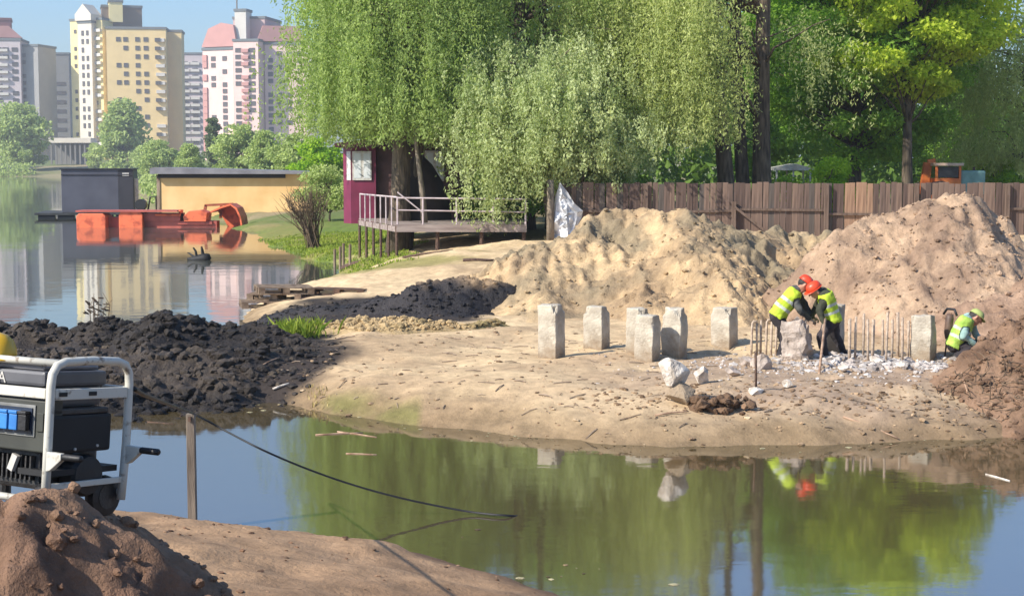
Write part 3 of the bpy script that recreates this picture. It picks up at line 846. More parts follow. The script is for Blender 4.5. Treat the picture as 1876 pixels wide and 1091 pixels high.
# far shore trees
f1 = broad_mesh(10, 4.2, 60, 110, 201, 0.25, 0.05, (0.62, 0.42), (0.9, 1.9), trunk_h=0.6)
f2 = broad_mesh(10, 3.4, 55, 110, 202, 0.25, 0.02, (0.6, 0.4), (0.8, 1.6), trunk_h=0.6, conic=0.4)
f3 = broad_mesh(13, 1.5, 46, 110, 203, 0.2, 0.03, (0.5, 0.34), (0.6, 1.0), trunk_h=0.8, conic=0.55)
FT = [('far_tree', f1, 'far', 48, 470, 2.05, 'round pale green tree on the far shore below the lilac tower'),
      ('far_tree', f2, 'far', 232, 440, 2.1, 'green tree on the far shore in front of the yellow tower'),
      ('far_tree', f1, 'far', 300, 300, 0.95, 'low green tree right of the yellow tower above the hut roof'),
      ('poplar_tree', f3, 'far_grey', 396, 260, 0.98, 'dark slim poplar in front of the pink tower'),
      ('far_tree', f2, 'far', 352, 250, 0.72, 'rounded green tree left of the slim poplar'),
      ('far_tree', f1, 'far', 440, 230, 0.85, 'rounded green tree right of the slim poplar'),
      ('far_tree', f2, 'far', 488, 190, 0.66, 'grey-green tree above the right end of the hut roof'),
      ('far_tree', f1, 'far', 540, 160, 0.58, 'light green tree next to the maple at the end of the tree row'),
      ('far_tree', f1, 'maple', 588, 120, 0.48, 'yellow-green tree just left of the burgundy kiosk'),
      ('far_tree', f2, 'far', 180, 455, 0.85, 'small green tree beside the pavilion on the far shore'),
      ('far_tree', f1, 'far', -45, 480, 1.5, 'tree cut by the left edge of the picture on the far shore'),
      ('far_tree', f2, 'far', 265, 420, 0.95, 'small tree at the foot of the yellow tower above the grey cabin')]
for (nm, ms, lm, px, Y, sc, lab) in FT:
    x, y, z = at_ground(px, Y)
    t = plant_tree(nm, lab, 'tree', ms, (M['bark'], LM[lm]), (x, y, z - 0.3), px * 0.7, sc)
    for ch in t.children:
        if ch.name.startswith('crown'):
            ch.material_slots[0].link = 'OBJECT'; ch.material_slots[0].material = LM[lm]
# low reedy scrub along the far shore
rng = np.random.default_rng(71)
n = 9000
x = rng.uniform(-190, -45, n); x = np.concatenate([x, rng.uniform(-45, -14, 12000)])
y = np.concatenate([456 + 25 * np.sin(x[:n] / 60.0) + rng.uniform(0, 14, n), rng.uniform(105, 240, 12000)])
ok = np.ones(len(x), bool)
gg = G(x, y, fine=False); ok &= (gg > 0.02) & ~((x > -140) & (x < -114) & (y > 300))
x, y, gg = x[ok], y[ok], gg[ok]
c = np.stack([x, y, gg + rng.random(len(x)) ** 1.5 * np.where(y > 300, 5.5, 2.0) * (0.4 + 0.8 * vnoise(x / 6, y / 6, 3))], 1)
d = rng.normal(size=(len(x), 3)); d[:, 2] = np.abs(d[:, 2])
tag(link('shore_scrub', leaves_mesh('shore_scrub', c, d, np.where(y > 300, 0.9, 0.42)[:, None], np.where(y > 300, 0.6, 0.28)[:, None], rng, 0.45 + 0.2 * rng.normal(size=len(x))), LM['far']),
    'continuous low green scrub along the far lake shore', 'scrub', kind='stuff')

# the wood behind everything reads as one mass
n = 26000
x = rng.uniform(-9, 75, n); y = rng.uniform(96, 125, n)
hmax = 6.5 + 4.5 * vnoise(x / 7, y / 9, 8) - 2.5 * (x > 22)
z = 1.3 + hmax * rng.random(n)
c = np.stack([x, y, z], 1)
tag(link('woodland', leaves_mesh('woodland', c, rng.normal(size=(n, 3)), 0.75, 0.5, rng, 0.4 + 0.35 * (vnoise(x / 3, z / 2 + y / 5, 4) - 0.5) + 0.15 * rng.normal(size=n)), LM['wood']),
    'continuous green wood far behind the fence', 'wood', kind='stuff')
# ------------------------------------------------------------------ apartment towers far behind the lake
def wallm(name, c, c2=None): return pmat(name, c, c2 or tuple(v * 0.9 for v in c[:3]) + (1,), 0.25, 0.9, detail=6)
BM = {
    'cream': wallm('cream_wall', s2l(255, 236, 172)), 'tan': wallm('tan_wall', s2l(250, 220, 158)), 'pale': wallm('pale_wall', s2l(238, 228, 210)),
    'brownroof': wallm('brown_roof', s2l(128, 112, 96)), 'roofgrey': wallm('grey_roof', s2l(120, 126, 128)),
    'lilac': wallm('lilac_wall', s2l(216, 202, 202)), 'maroon': wallm('maroon_wall', s2l(126, 84, 86)), 'grey': wallm('grey_wall', s2l(172, 170, 166)),
    'greyd': wallm('dark_grey_wall', s2l(140, 138, 134)), 'pink': wallm('pink_wall', s2l(252, 218, 208)), 'rose': wallm('rose_wall', s2l(212, 158, 150)),
    'mauve': wallm('mauve_wall', s2l(204, 178, 174)), 'win': pmat('far_window', s2l(104, 98, 96), s2l(80, 78, 80), 0.8, 0.3), 'balc': wallm('balcony_white', s2l(228, 222, 212)),
}
def unit_box(name):
    b = MB(); b.box(-0.5, 0.5, -0.5, 0.5, 0, 1); return b.mesh(name)
WIN_ME = {}
def win_mesh(matkey):
    if matkey not in WIN_ME:
        me = unit_box('window_' + matkey); me.materials.append(BM[matkey]); WIN_ME[matkey] = me
    return WIN_ME[matkey]

class Tower:
    """an apartment block; blocks, windows and balconies are parts. px positions become metres at its own distance"""
    def __init__(self, name, label, px, Y, base_py=262):
        self.Y = Y; self.s = Y / F
        p = P(px, base_py, Y); self.x0 = p.x; self.px0 = px; self.bz = G(np.array([p.x]), np.array([Y]), fine=False)[0]
        self.o = thing(name, label, 'building', (p.x, Y, self.bz))
    def X(self, px): return (px - self.px0) * self.s
    def Z(self, py): return P(938, py, self.Y).z - self.bz
    def block(self, name, px0, px1, py_top, rot, mat, depth=14, dy=0.0, py_bot=None):
        """front face spans px0..px1; rot turns it (radians, + = towards the right)"""
        w = (px1 - px0) * self.s / max(0.3, math.cos(rot))
        cx = self.X((px0 + px1) / 2); z1 = self.Z(py_top); z0 = 0 if py_bot is None else self.Z(py_bot)
        b = MB(); b.box(-w / 2, w / 2, 0, depth, z0, z1)
        o = b.build(name, BM[mat], self.o, loc=(cx, dy, 0), rot=(0, 0, rot))
        b2 = MB(); b2.box(-w / 2 - 0.3, w / 2 + 0.3, -0.3, depth + 0.3, z1 + 0.01, z1 + 0.9)
        b2.build('parapet', BM['roofgrey'] if mat != 'maroon' else BM['maroon'], o)
        o['w'] = w; o['z1'] = z1; o['d'] = depth
        return o
    def windows(self, o, xs, rows, w=1.5, h=1.5, face='front', z0=3.0, skip=0.12, mat='win', seed=0, step=None, name='window', out=0.25):
        rng = random.Random(seed); z1 = o['z1']; step = step or (z1 - z0 - 1.5) / rows
        for r in range(rows):
            for fx in xs:
                if rng.random() < skip: continue
                z = z0 + r * step
                if face == 'front': loc, rot = ((fx - 0.5) * o['w'], -out / 2 + 0.06, z), 0
                else: loc, rot = (-o['w'] / 2 - out / 2 + 0.06, fx * o['d'], z), math.pi / 2
                link(name, win_mesh(mat), None, o, loc, (0, 0, rot), (w, out, h))

# yellow tower
T = Tower('yellow_tower', 'tall cream yellow apartment tower with a pointed gable and a brown penthouse', 230, 610)
a = T.block('left_wing', 130, 196, 38, R(-24), 'cream', 16)
T.windows(a, [0.16], 15, 1.2, 1.5, seed=1, skip=0.35)
T.windows(a, [0.88], 16, 3.2, 1.2, mat='balc', seed=3, skip=0.05, name='balcony', out=1.2)
T.windows(a, [0.80], 16, 1.1, 1.6, seed=33, skip=0.3)
g = T.block('gable_bay', 150, 178, 44, R(-24), 'pale', 6, dy=-3.0)
b = MB(); b.prism([(-3.9, 0), (3.9, 0), (3.9, 2.5), (0, 6.5), (-3.9, 2.5)], -0.5, 6); b.build('gable', BM['pale'], T.o, loc=(T.X(163), -3.2, T.Z(44) + 0.95), rot=(0, 0, R(-24)))
T.windows(g, [0.35, 0.7], 15, 1.1, 1.9, seed=4, skip=0.15)
c = T.block('right_wing', 208, 312, 56, R(7), 'tan', 18, dy=-6)
T.windows(c, [0.2, 0.32, 0.52, 0.66], 14, 1.7, 1.7, seed=5, skip=0.22)
T.windows(c, [0.9], 14, 3.4, 1.3, mat='balc', seed=6, skip=0.1, name='balcony', out=1.0)
T.windows(c, [0.86], 14, 2.0, 1.4, seed=61, skip=0.4, out=1.3)
T.windows(c, [0.2, 0.55], 14, 1.3, 1.6, face='side', seed=7, skip=0.3)
d = T.block('end_wing', 300, 333, 58, R(7), 'tan', 12, dy=2)
e = T.block('penthouse', 190, 258, 12, R(17), 'brownroof', 10, dy=4)
e2 = T.block('stair_head', 205, 228, 4, R(17), 'cream', 8, dy=1, py_bot=40)
# pink tower
T = Tower('pink_tower', 'tall pale pink stepped apartment tower with rose mansard roofs', 465, 555)
a = T.block('left_wing', 372, 432, 92, R(-22), 'pink', 16)
T.windows(a, [0.08], 15, 1.8, 2.2, mat='rose', seed=11, skip=0.1, out=0.6, name='balcony'); T.windows(a, [0.35, 0.72], 15, 1.8, 1.6, seed=12, skip=0.3)
b = MB(); b.prism([(-7.4, 0), (7.4, 0), (6.0, 7.5), (1.0, 8.5), (-4.5, 6.5)], 0.5, 12); b.build('mansard_roof', BM['rose'], T.o, loc=(T.X(404), -1, T.Z(91) + 0.95), rot=(0, 0, R(-22)))
c = T.block('core', 428, 487, 34, R(-10), 'mauve', 18, dy=2)
c1 = T.block('front_bay', 434, 480, 78, R(-10), 'pink', 8, dy=-5)
T.windows(c1, [0.2, 0.75], 16, 2.2, 1.5, seed=13, skip=0.25)
T.windows(c1, [0.48], 16, 2.6, 1.2, mat='rose', seed=14, skip=0.2, out=0.9, name='balcony')
c2 = T.block('tower_head', 435, 456, 22, R(-10), 'balc', 6, dy=-2, py_bot=80)
d = T.block('right_wing', 487, 575, 82, R(2), 'pink', 18, dy=0)
T.windows(d, [0.12, 0.3, 0.5, 0.72], 15, 1.8, 1.6, seed=15, skip=0.3)
T.windows(d, [0.9], 15, 3.0, 1.3, mat='balc', seed=16, skip=0.1, out=1.0, name='balcony')
b = MB(); b.prism([(-8.6, 0), (8.6, 0), (6.5, 5.5), (-6.5, 5.5)], 0.5, 14); b.build('mansard_roof', BM['rose'], T.o, loc=(T.X(518), -0.5, T.Z(81) + 0.95), rot=(0, 0, R(14)))
b = MB(); b.tube([(0, 0, 0), (0, 0, 5)], 0.25, 5); b.build('mast', BM['brownroof'], T.o, loc=(T.X(438), 0, T.Z(22) + 0.8))
# low striped slab between them
T = Tower('striped_slab', 'pinkish slab block with balcony rows between the yellow and pink towers', 352, 690)
a = T.block('wall', 330, 378, 100, R(3), 'lilac', 14)
T.windows(a, [0.25, 0.62], 14, 4.0, 1.2, mat='balc', seed=21, skip=0.0, out=0.9, name='balcony'); T.windows(a, [0.25, 0.62], 14, 2.4, 1.4, z0=4.6, seed=22, skip=0.2, out=0.5)
# grey slab
T = Tower('grey_slab', 'grey concrete slab block with dark balcony openings left of the yellow tower', 100, 660)
a = T.block('right_wall', 92, 129, 100, R(8), 'greyd', 14)
T.windows(a, [0.5], 8, 5.4, 1.5, seed=23, skip=0.0, z0=5, step=3.9)
b_ = T.block('left_wall', 66, 98, 122, R(-14), 'grey', 14, dy=3)
T.windows(b_, [0.3, 0.7], 13, 2.0, 1.6, seed=24, skip=0.2)
# lilac tower at the left edge
T = Tower('lilac_tower', 'lilac apartment tower with a maroon roof block at the left edge', 20, 600)
a = T.block('wall', -60, 40, 74, R(6), 'lilac', 16)
T.windows(a, [0.62, 0.74, 0.9], 15, 2.2, 1.6, seed=25, skip=0.2)
T.windows(a, [0.68], 15, 4.4, 1.0, mat='balc', seed=26, out=1.1, skip=0.1, name='balcony')
b = MB(); b.prism([(-9, 0), (9, 0), (4.0, 4.5), (-4.0, 4.5)], 0.5, 12); b.build('mansard_roof', BM['rose'], T.o, loc=(T.X(2), 0, T.Z(73) + 0.95), rot=(0, 0, R(16)))
c = T.block('roof_block', -30, 18, 35, R(16), 'maroon', 10, dy=4)
d = T.block('grey_wing', 36, 69, 84, R(-12), 'grey', 14, dy=4)
T.windows(d, [0.12], 15, 2.0, 1.5, seed=27, skip=0.1)
# low pavilion with posts on the far shore
T = Tower('shore_pavilion', 'low pale pavilion on posts on the far shore below the yellow tower', 130, 500)
p0 = T.Z(262); x0, x1 = T.X(96), T.X(172)
b = MB(); b.box(x0, x1, -4, 4, p0, p0 + 1.6); b.build('roof', BM['pale'], T.o)
for k in range(9):
    b = MB(); b.box(-0.25, 0.25, -0.25, 0.25, 0, p0); b.build('post', BM['greyd'], T.o, loc=(x0 + 0.6 + k * (x1 - x0 - 1.2) / 8, -3.2, 0))
b = MB(); b.box(x0 + 0.5, x1 - 0.5, 1.0, 3.5, 0, p0); b.build('back_wall', BM['greyd'], T.o)
# sandy beach ramp left of it
# ------------------------------------------------------------------ lake: cabin raft, hut, dredger
m_cab = pmat('slate_cladding', s2l(96, 98, 110), s2l(84, 86, 98), 1.0, 0.6)
m_cabd = pmat('dark_slate', s2l(62, 62, 70), s2l(50, 50, 58), 1.0, 0.6)
Yc = 96.0
q = P(184, 388, Yc)
t = thing('raft_cabin', 'slate grey box cabin standing on a floating raft on the lake', 'cabin', (q.x, Yc, 0.0), R(10))
sc = Yc / F
b = MB()
b.box(-2.15, 1.25, -1.6, 2.4, 0.32, 2.95); b.build('wall', m_cab, t, bevel=0.02)
b = MB(); b.box(1.252, 2.15, -1.6, 2.4, 0.32, 2.95); b.build('end_panel', m_cabd, t, bevel=0.02)
b = MB(); b.box(-2.22, 2.22, -1.68, 2.48, 2.955, 3.02); r_ = b.build('roof', m_cabd, t)
b = MB(); b.box(-2.15, 2.15, -1.64, -1.602, 2.60, 2.66); b.build('trim', m_cabd, t)
b = MB(); b.box(1.5, 1.9, -1.63, -1.602, 2.55, 2.75); b.build('vent', M['white_paint'], t)
b = MB(); b.box(2.2, 2.42, -1.2, -1.0, 0.32, 2.4); b.build('corner_post', M['white_paint'], t)
b = MB(); b.box(-3.7, 4.6, -2.3, 3.0, 0.18, 0.315); d_ = b.build('deck', pmat('raft_deck', s2l(70, 72, 74), s2l(50, 54, 54), 3, 0.8), t)
for k in range(7):
    b = MB(); b.lathe([(0.22, -0.5), (0.22, 0.5)], 10, axis='X'); b.build('float', M['black'], t, smooth=False, loc=(-3.0 + k * 1.15, -2.0, 0.0))
# bicycle-like heap on the raft, at the right end: outboard winch
q = P(268, 388, 92)
t = thing('winch', 'small dark winch on the raft right of the grey cabin', 'winch', (q.x, 92.0, 0.30))
b = MB(); b.lathe([(0.34, -0.25), (0.34, 0.25)], 14, axis='Y', c=(-0.3, 0, 0.55)); b.build('drum', M['black'], t)
b = MB(); b.box(-0.75, 0.75, -0.4, 0.4, 0, 0.22); b.build('base', M['darkrust'], t)
b = MB(); b.tube([(0.1, 0, 0.2), (0.25, 0, 1.0), (0.6, 0, 1.05), (0.62, 0, 0.2)], 0.06, 6); b.build('frame', M['black'], t)
b = MB(); b.box(-0.7, 0.8, -0.5, 0.5, -0.35, -0.002); b.build('mounting', M['darkrust'], t)

# long ochre hut
m_och = pmat('ochre_wall', s2l(248, 208, 146), s2l(230, 186, 122), 0.8, 0.85)
m_roof = pmat('grey_roofing', s2l(140, 138, 142), s2l(112, 110, 116), 1.5, 0.7)
q = P(425, 392, 91)
gzh = 0.1
t = thing('ochre_hut', 'long low ochre hut with a flat grey roof on the lake shore', 'hut', (q.x, 91, gzh), R(-3))
t.scale = (1.08, 1.08, 1.10)
b = MB(); b.box(-4.1, 4.3, 0, 5, -0.4, 2.35); b.build('wall', m_och, t)
b = MB(); b.prism([(-4.4, 2.36), (4.6, 2.36), (4.6, 2.48), (-4.2, 2.72), (-4.4, 2.66)], -0.5, 5.4); b.build('roof', m_roof, t)
b = MB(); b.box(-4.1, 3.0, -0.06, -0.002, 2.14, 2.34); b.build('fascia', M['black_matt'], t)
b = MB(); b.box(-4.16, -3.98, -0.05, 0.1, -0.4, 2.30); b.build('corner_board', M['wood_old'], t)

# orange dredger afloat
m_or = pmat('orange_paint', s2l(255, 126, 80), s2l(196, 86, 56), 2.5, 0.55, lo=0.32, hi=0.5)
m_ord = pmat('faded_orange_paint', s2l(206, 104, 88), s2l(170, 82, 70), 1.5, 0.6)
Yd = 80.0
q = P(300, 418, Yd)
t = thing('dredger', 'orange floating dredger with twin pontoons and a big scoop on the lake', 'boat', (q.x, Yd, 0.0))
k_ = Yd / F
def dx(px): return (px - 300) * k_
def dz(py): return P(938, py, Yd).z
def hull(x0, x1, z0, z1, y0, y1, mat, name):
    b = MB(); c_ = 0.22
    b.prism([(x0 + c_, z0), (x1 - c_, z0), (x1, z0 + c_), (x1, z1 - c_ * 0.6), (x1 - c_ * 0.6, z1), (x0 + c_ * 0.6, z1), (x0, z1 - c_ * 0.6), (x0, z0 + c_)], y0, y1)
    return b.build(name, mat, t, bevel=0.04)
hull(dx(150), dx(203), -0.3, dz(390), -1.0, 0.4, m_or, 'pontoon')
hull(dx(225), dx(268), -0.3, dz(387), -0.8, 0.8, m_or, 'pontoon')
b = MB(); b.box(dx(203.5), dx(224.5), -0.4, 0.6, -0.25, dz(397)); b.build('link_frame', m_ord, t)
b = MB(); b.box(dx(148), dx(332), -0.9, 0.6, dz(387.5), dz(384.5)); b.build('deck', m_ord, t)
b = MB(); b.box(dx(268.5), dx(334), -0.5, 0.7, dz(404), dz(390)); b.build('beam', m_ord, t)
b = MB(); b.tube([(dx(290), -0.6, dz(393)), (dx(336), -0.6, dz(393)), (dx(336), -0.6, dz(386)), (dx(290), -0.6, dz(386))], 0.05, 6); b.build('rail', m_or, t)
b = MB(); b.prism([(dx(342), dz(405)), (dx(382), dz(405)), (dx(384), dz(389)), (dx(372), dz(384)), (dx(350), dz(386)), (dx(340), dz(396))], -0.6, 0.7); b.build('engine_cover', m_or, t, bevel=0.03)
b = MB(); b.box(dx(330), dx(392), -0.5, 0.6, dz(410), dz(405.2)); b.build('arm_base', m_ord, t)
b = MB(); b.bar((dx(376), 0, dz(384)), (dx(378), 0, dz(376)), 0.14); b.bar((dx(376), 0, dz(376)), (dx(428), 0, dz(373.5)), 0.14, 0.12); b.bar((dx(404), 0.3, dz(376)), (dx(402), 0.3, dz(400)), 0.12); b.build('boom', pmat('boom_brown', s2l(176, 96, 60), s2l(140, 74, 50), 2, 0.7), t)
# scoop: open shell
prof = [(dx(392), dz(386)), (dx(410), dz(378)), (dx(428), dz(372.5)), (dx(440), dz(380)), (dx(447), dz(396)), (dx(449), dz(410)), (dx(444), -0.25)]
inner = [(x - 0.07 if i > 2 else x + 0.02, z - 0.08) for i, (x, z) in enumerate(prof)]
b = MB(); b.prism(prof + inner[::-1], -0.9, 0.9); b.build('scoop_shell', m_or, t)
side = prof + [(dx(415), -0.2), (dx(404), dz(402))]
for s_ in (0.901,):
    b = MB(); b.prism(side, s_, s_ + 0.03); b.build('scoop_side', m_or, t)
b = MB(); b.box(dx(330), dx(334), -0.3, 0.3, -0.3, dz(384)); b.build('spud', m_or, t)
b = MB(); b.box(dx(268), dx(400), -0.4, 0.4, -0.2, dz(404)-0.003 if dz(404) > 0.1 else 0.1); b.build('hull_bar', m_ord, t)

# driftwood with branches floating on the lake
q = PZ(362, 476, 0)
t = thing('driftwood', 'dark floating stump with upright broken branches on the calm lake', 'driftwood', (q.x, q.y, 0))
b = MB(); b.tube([(-0.35, 0, 0.03), (-0.1, 0, 0.02), (0.2, 0, 0.06), (0.36, 0, 0.05), (0.42, 0, 0.0)], [0.04, 0.11, 0.17, 0.17, 0.08], 8); b.build('stump', M['black_matt'], t, smooth=True)
b = MB(); b.tube([(-0.02, 0, 0.05), (-0.06, 0, 0.3), (-0.14, 0, 0.42)], [0.05, 0.04, 0.03], 6); b.tube([(0.2, 0, 0.1), (0.16, 0, 0.35), (0.14, 0, 0.46)], [0.06, 0.05, 0.03], 6)
b.tube([(-0.1, 0, 0.1), (-0.3, 0.1, 0.22), (-0.36, 0.1, 0.24)], [0.04, 0.03, 0.02], 6); b.build('branches', M['black_matt'], t)

# dry weeds by the mud heap
t = thing('dry_weed', 'dry branching weed stalks sticking up behind the black mud heap', 'weeds', tuple(P(182, 590, 25.2)))
b = MB(); rng = np.random.default_rng(4)
for k in range(7):
    x = rng.normal() * 0.14; h = 0.25 + 0.25 * rng.random()
    b.tube([(x, 0, -0.3), (x + rng.normal() * 0.05, 0, h * 0.6), (x + rng.normal() * 0.12, 0, h)], [0.008, 0.006, 0.003], 4)
    for j in range(3):
        z = h * (0.4 + 0.2 * j); b.obox((x + rng.normal() * 0.08, rng.normal() * 0.05, z), 0.09, 0.03, 0.012, (rng.random(), rng.random(), rng.random()))
b.build('stalks', M['twig'], t)
# ------------------------------------------------------------------ wooden fence
YF = 45.0
FX0, FX1 = (1024 - 938) / F * YF, (1990 - 938) / F * YF
ZT = P(938, 335, YF).z
mb_ = [pmat('fence_board_%d' % k, c, c2, 5, 0.9, 0.3, 40, stretch=(3, 3, 0.4)) for k, (c, c2) in enumerate([
    (s2l(126, 104, 92), s2l(90, 74, 64)), (s2l(142, 118, 102), s2l(106, 86, 74)), (s2l(108, 88, 78), s2l(80, 64, 56)), (s2l(180, 144, 116), s2l(136, 106, 84)), (s2l(104, 94, 86), s2l(80, 72, 66))])]
m_post = pmat('fence_post', s2l(124, 104, 90), s2l(96, 78, 66), 5, 0.9, 0.3, 40, stretch=(3, 3, 0.4))
fence = thing('wooden_fence', 'brown weathered plank fence running behind the sand heaps', 'fence', (FX0, YF, 1.0))
rngf = random.Random(8)
pw = 0.165
bm_ = MB(); bm_.box(-pw / 2, pw / 2, -0.012, 0.012, 0, 1)
board_me = [bm_.mesh('board', bevel=0.004) for k in range(5)]
for me, m in zip(board_me, mb_): me.materials.append(m)
nb = int((FX1 - FX0) / (pw + 0.006))
for k in range(nb):
    x = pw / 2 + k * (pw + 0.006)
    h = ZT - 1.0 + 0.3 + rngf.uniform(-0.03, 0.03)
    idx = rngf.choice([0, 0, 1, 1, 2, 2, 4])
    px_ = 938 + (x + FX0) / YF * F
    if 1545 < px_ < 1600: idx = 3
    link('board', board_me[idx], None, fence, (x, rngf.uniform(-0.012, 0.012), -0.3), (0, rngf.uniform(-0.012, 0.012), rngf.uniform(-0.03, 0.03)), (1, 1, h))
for px_ in (1026, 1182, 1343, 1512, 1676, 1842, 1985):
    x = (px_ - 938) / F * YF - FX0
    b = MB(); b.box(-0.06, 0.06, -0.16, -0.05, -0.5, ZT - 1.0 - (0.55 if px_ == 1343 else 0.02)); b.build('post', m_post, fence, bevel=0.006, loc=(x, 0, 0))
def rail(pa, pb, py0, py1, w=0.07):
    a = P(pa, py0, YF - 0.06); c = P(pb, py1, YF - 0.06)
    b = MB(); b.bar((a.x - FX0, -0.05, a.z - 1.0), (c.x - FX0, -0.05, c.z - 1.0), 0.05, w); b.build('rail', m_post, fence)
rail(1030, 1181, 385, 389); rail(1183, 1342, 389, 386); rail(1345, 1511, 383, 385); rail(1514, 1675, 392, 393); rail(1677, 1841, 393, 396); rail(1844, 1984, 382, 384)
rail(1030, 1342, 432, 432); rail(1345, 1675, 436, 438); rail(1677, 1984, 440, 446)
a = P(1347, 380, YF - 0.2); c = P(1415, 422, YF - 0.5)
b = MB(); b.bar((a.x - FX0, -0.19, a.z - 1.0), (c.x - FX0, -0.19, c.z - 1.15), 0.05, 0.07); b.build('brace', m_post, fence)

# grey post left of the fence end and the torn sheet
q = P(1008, 425, 44.5)
t = thing('grey_post', 'grey round post standing beside the torn silver sheet', 'post', (q.x, q.y, gz(q.x, q.y)))
b = MB(); b.tube([(0, 0, -0.3), (0.01, 0, 0.9), (0, 0, 1.75)], [0.12, 0.11, 0.10], 10); b.build('pole', M['palebark'], t, smooth=True)
m_sheet, nt, bs = new_mat('silver_sheet')
bs.inputs['Base Color'].default_value = s2l(235, 235, 236); bs.inputs['Roughness'].default_value = 0.5
nz = N(nt, 'ShaderNodeTexNoise'); nz.inputs['Scale'].default_value = 3.0; nz.inputs['Detail'].default_value = 4
rpn = N(nt, 'ShaderNodeValToRGB'); rpn.color_ramp.elements[0].color = s2l(176, 178, 182); rpn.color_ramp.elements[1].color = s2l(246, 246, 248); rpn.color_ramp.elements[0].position = 0.4; rpn.color_ramp.elements[1].position = 0.55
nt.links.new(nz.outputs[0], rpn.inputs[0]); nt.links.new(rpn.outputs[0], bs.inputs['Base Color'])
outl = [(1026, 334), (1040, 352), (1052, 372), (1068, 386), (1066, 398), (1058, 412), (1050, 432), (1040, 440), (1012, 436), (1010, 410), (1014, 385), (1018, 360)]
Ysh = 44.55
cx = sum(p[0] for p in outl) / len(outl); cy = sum(p[1] for p in outl) / len(outl)
pts3 = []; fcs = []
rngs = random.Random(4)
rings = 6
for j in range(rings + 1):
    f_ = j / rings
    for (ox, oy) in outl:
        w_ = P(cx + (ox - cx) * f_, cy + (oy - cy) * f_, Ysh)
        pts3.append((w_.x, w_.y + 0.10 * math.sin(ox * 0.31 + oy * 0.12) * f_ + 0.05 * rngs.uniform(-1, 1) - 0.12 * (1 - f_), w_.z))
n_ = len(outl)
for j in range(rings):
    for k in range(n_):
        fcs.append((j * n_ + k, j * n_ + (k + 1) % n_, (j + 1) * n_ + (k + 1) % n_, (j + 1) * n_ + k))
b = MB(); b.add(pts3, fcs)
sh = tag(b.build('plastic_sheet', m_sheet, smooth=False), 'torn silvery white plastic sheet hanging at the left end of the fence', 'plastic sheet')
so = sh.modifiers.new('thick', 'SOLIDIFY'); so.thickness = 0.008

# ------------------------------------------------------------------ kiosk
m_bur = pmat('burgundy_panel', s2l(132, 40, 74), s2l(112, 32, 62), 2, 0.5)
m_burd = pmat('dark_burgundy', s2l(84, 40, 52), s2l(66, 30, 42), 2, 0.6)
m_brn = pmat('brown_boarding', s2l(112, 80, 76), s2l(86, 62, 58), 3, 0.8)
m_gl = pmat('curtained_glass', s2l(236, 240, 240), s2l(206, 214, 214), 1.5, 0.2)
YK = 51.0
ZD = 1.47
kx0, kx1 = P(640, 0, YK).x, P(862, 0, YK).x
t = thing('kiosk', 'burgundy kiosk with white window frames under the willow on the lake shore', 'kiosk', (kx0, YK, ZD))
W_ = kx1 - kx0
def kz(py): return P(938, py, YK).z - ZD
def kxx(px): return P(px, 0, YK).x - kx0
x_c = kxx(623)
b = MB(); zt, zs = kz(270), kz(331)
b.box(0, kxx(686), 0, 3.2, -0.2, zs); b.box(0, kxx(686), 0.01, 3.2, zs + 0.001, zt); b.build('wall', m_bur, t)
b = MB(); b.add([(0, -0.004, -0.2), (x_c, 0.5, -0.2), (x_c, 0.5, zs), (0, -0.004, zs), (0, 0.2, -0.2), (x_c, 0.7, -0.2), (x_c, 0.7, zt), (0, 0.2, zt), (0, -0.004, zt), (x_c, 0.5, zt)],
                [(0, 1, 9, 8), (4, 7, 6, 5), (8, 9, 6, 7), (0, 4, 5, 1), (1, 5, 6, 9), (0, 8, 7, 4)]); b.build('corner_wall', m_bur, t)
def window(x0, x1, z0, z1, n, y=-0.03, par=t):
    b = MB(); b.box(x0, x1, y - 0.02, y + 0.026, z0, z1); o = b.build('window', M['white_paint'], par)
    wv = (x1 - x0) / n
    for k in range(n):
        b = MB(); b.box(x0 + wv * k + 0.06, x0 + wv * (k + 1) - 0.03, y - 0.028, y - 0.021, z0 + 0.07, z1 - 0.07); b.build('pane', m_gl, o)
    return o
window(kxx(643), kxx(678), kz(330), kz(277), 2)
b = MB(); b.box(0.02, abs(x_c) * 1.05, -0.03, 0.0, kz(330), kz(277)); b.build('window', M['white_paint'], t, loc=(0, -0.02, 0), rot=(0, 0, math.atan2(0.5, -abs(x_c))))
b = MB(); b.box(kxx(686) + 0.003, W_, 0.25, 3.2, -0.2, zt); b.build('side_wall', m_brn, t)
window(kxx(776), kxx(812), kz(332), kz(276), 2, 0.22)
b = MB(); b.box(kxx(725), kxx(766), 0.2, 0.248, -0.1, kz(300)); dr = b.build('door', m_burd, t)
b = MB(); b.box(kxx(729), kxx(733), 0.15, 0.199, 0.9, 1.05); b.build('handle', M['white_paint'], dr)
b = MB(); b.prism([(x_c - 0.2, zt + 0.002), (W_ + 0.25, zt + 0.002), (W_ + 0.25, zt + 0.14), (W_ * 0.5, zt + 0.42), (x_c - 0.2, zt + 0.14)], -0.35, 3.6); b.build('roof', m_burd, t)
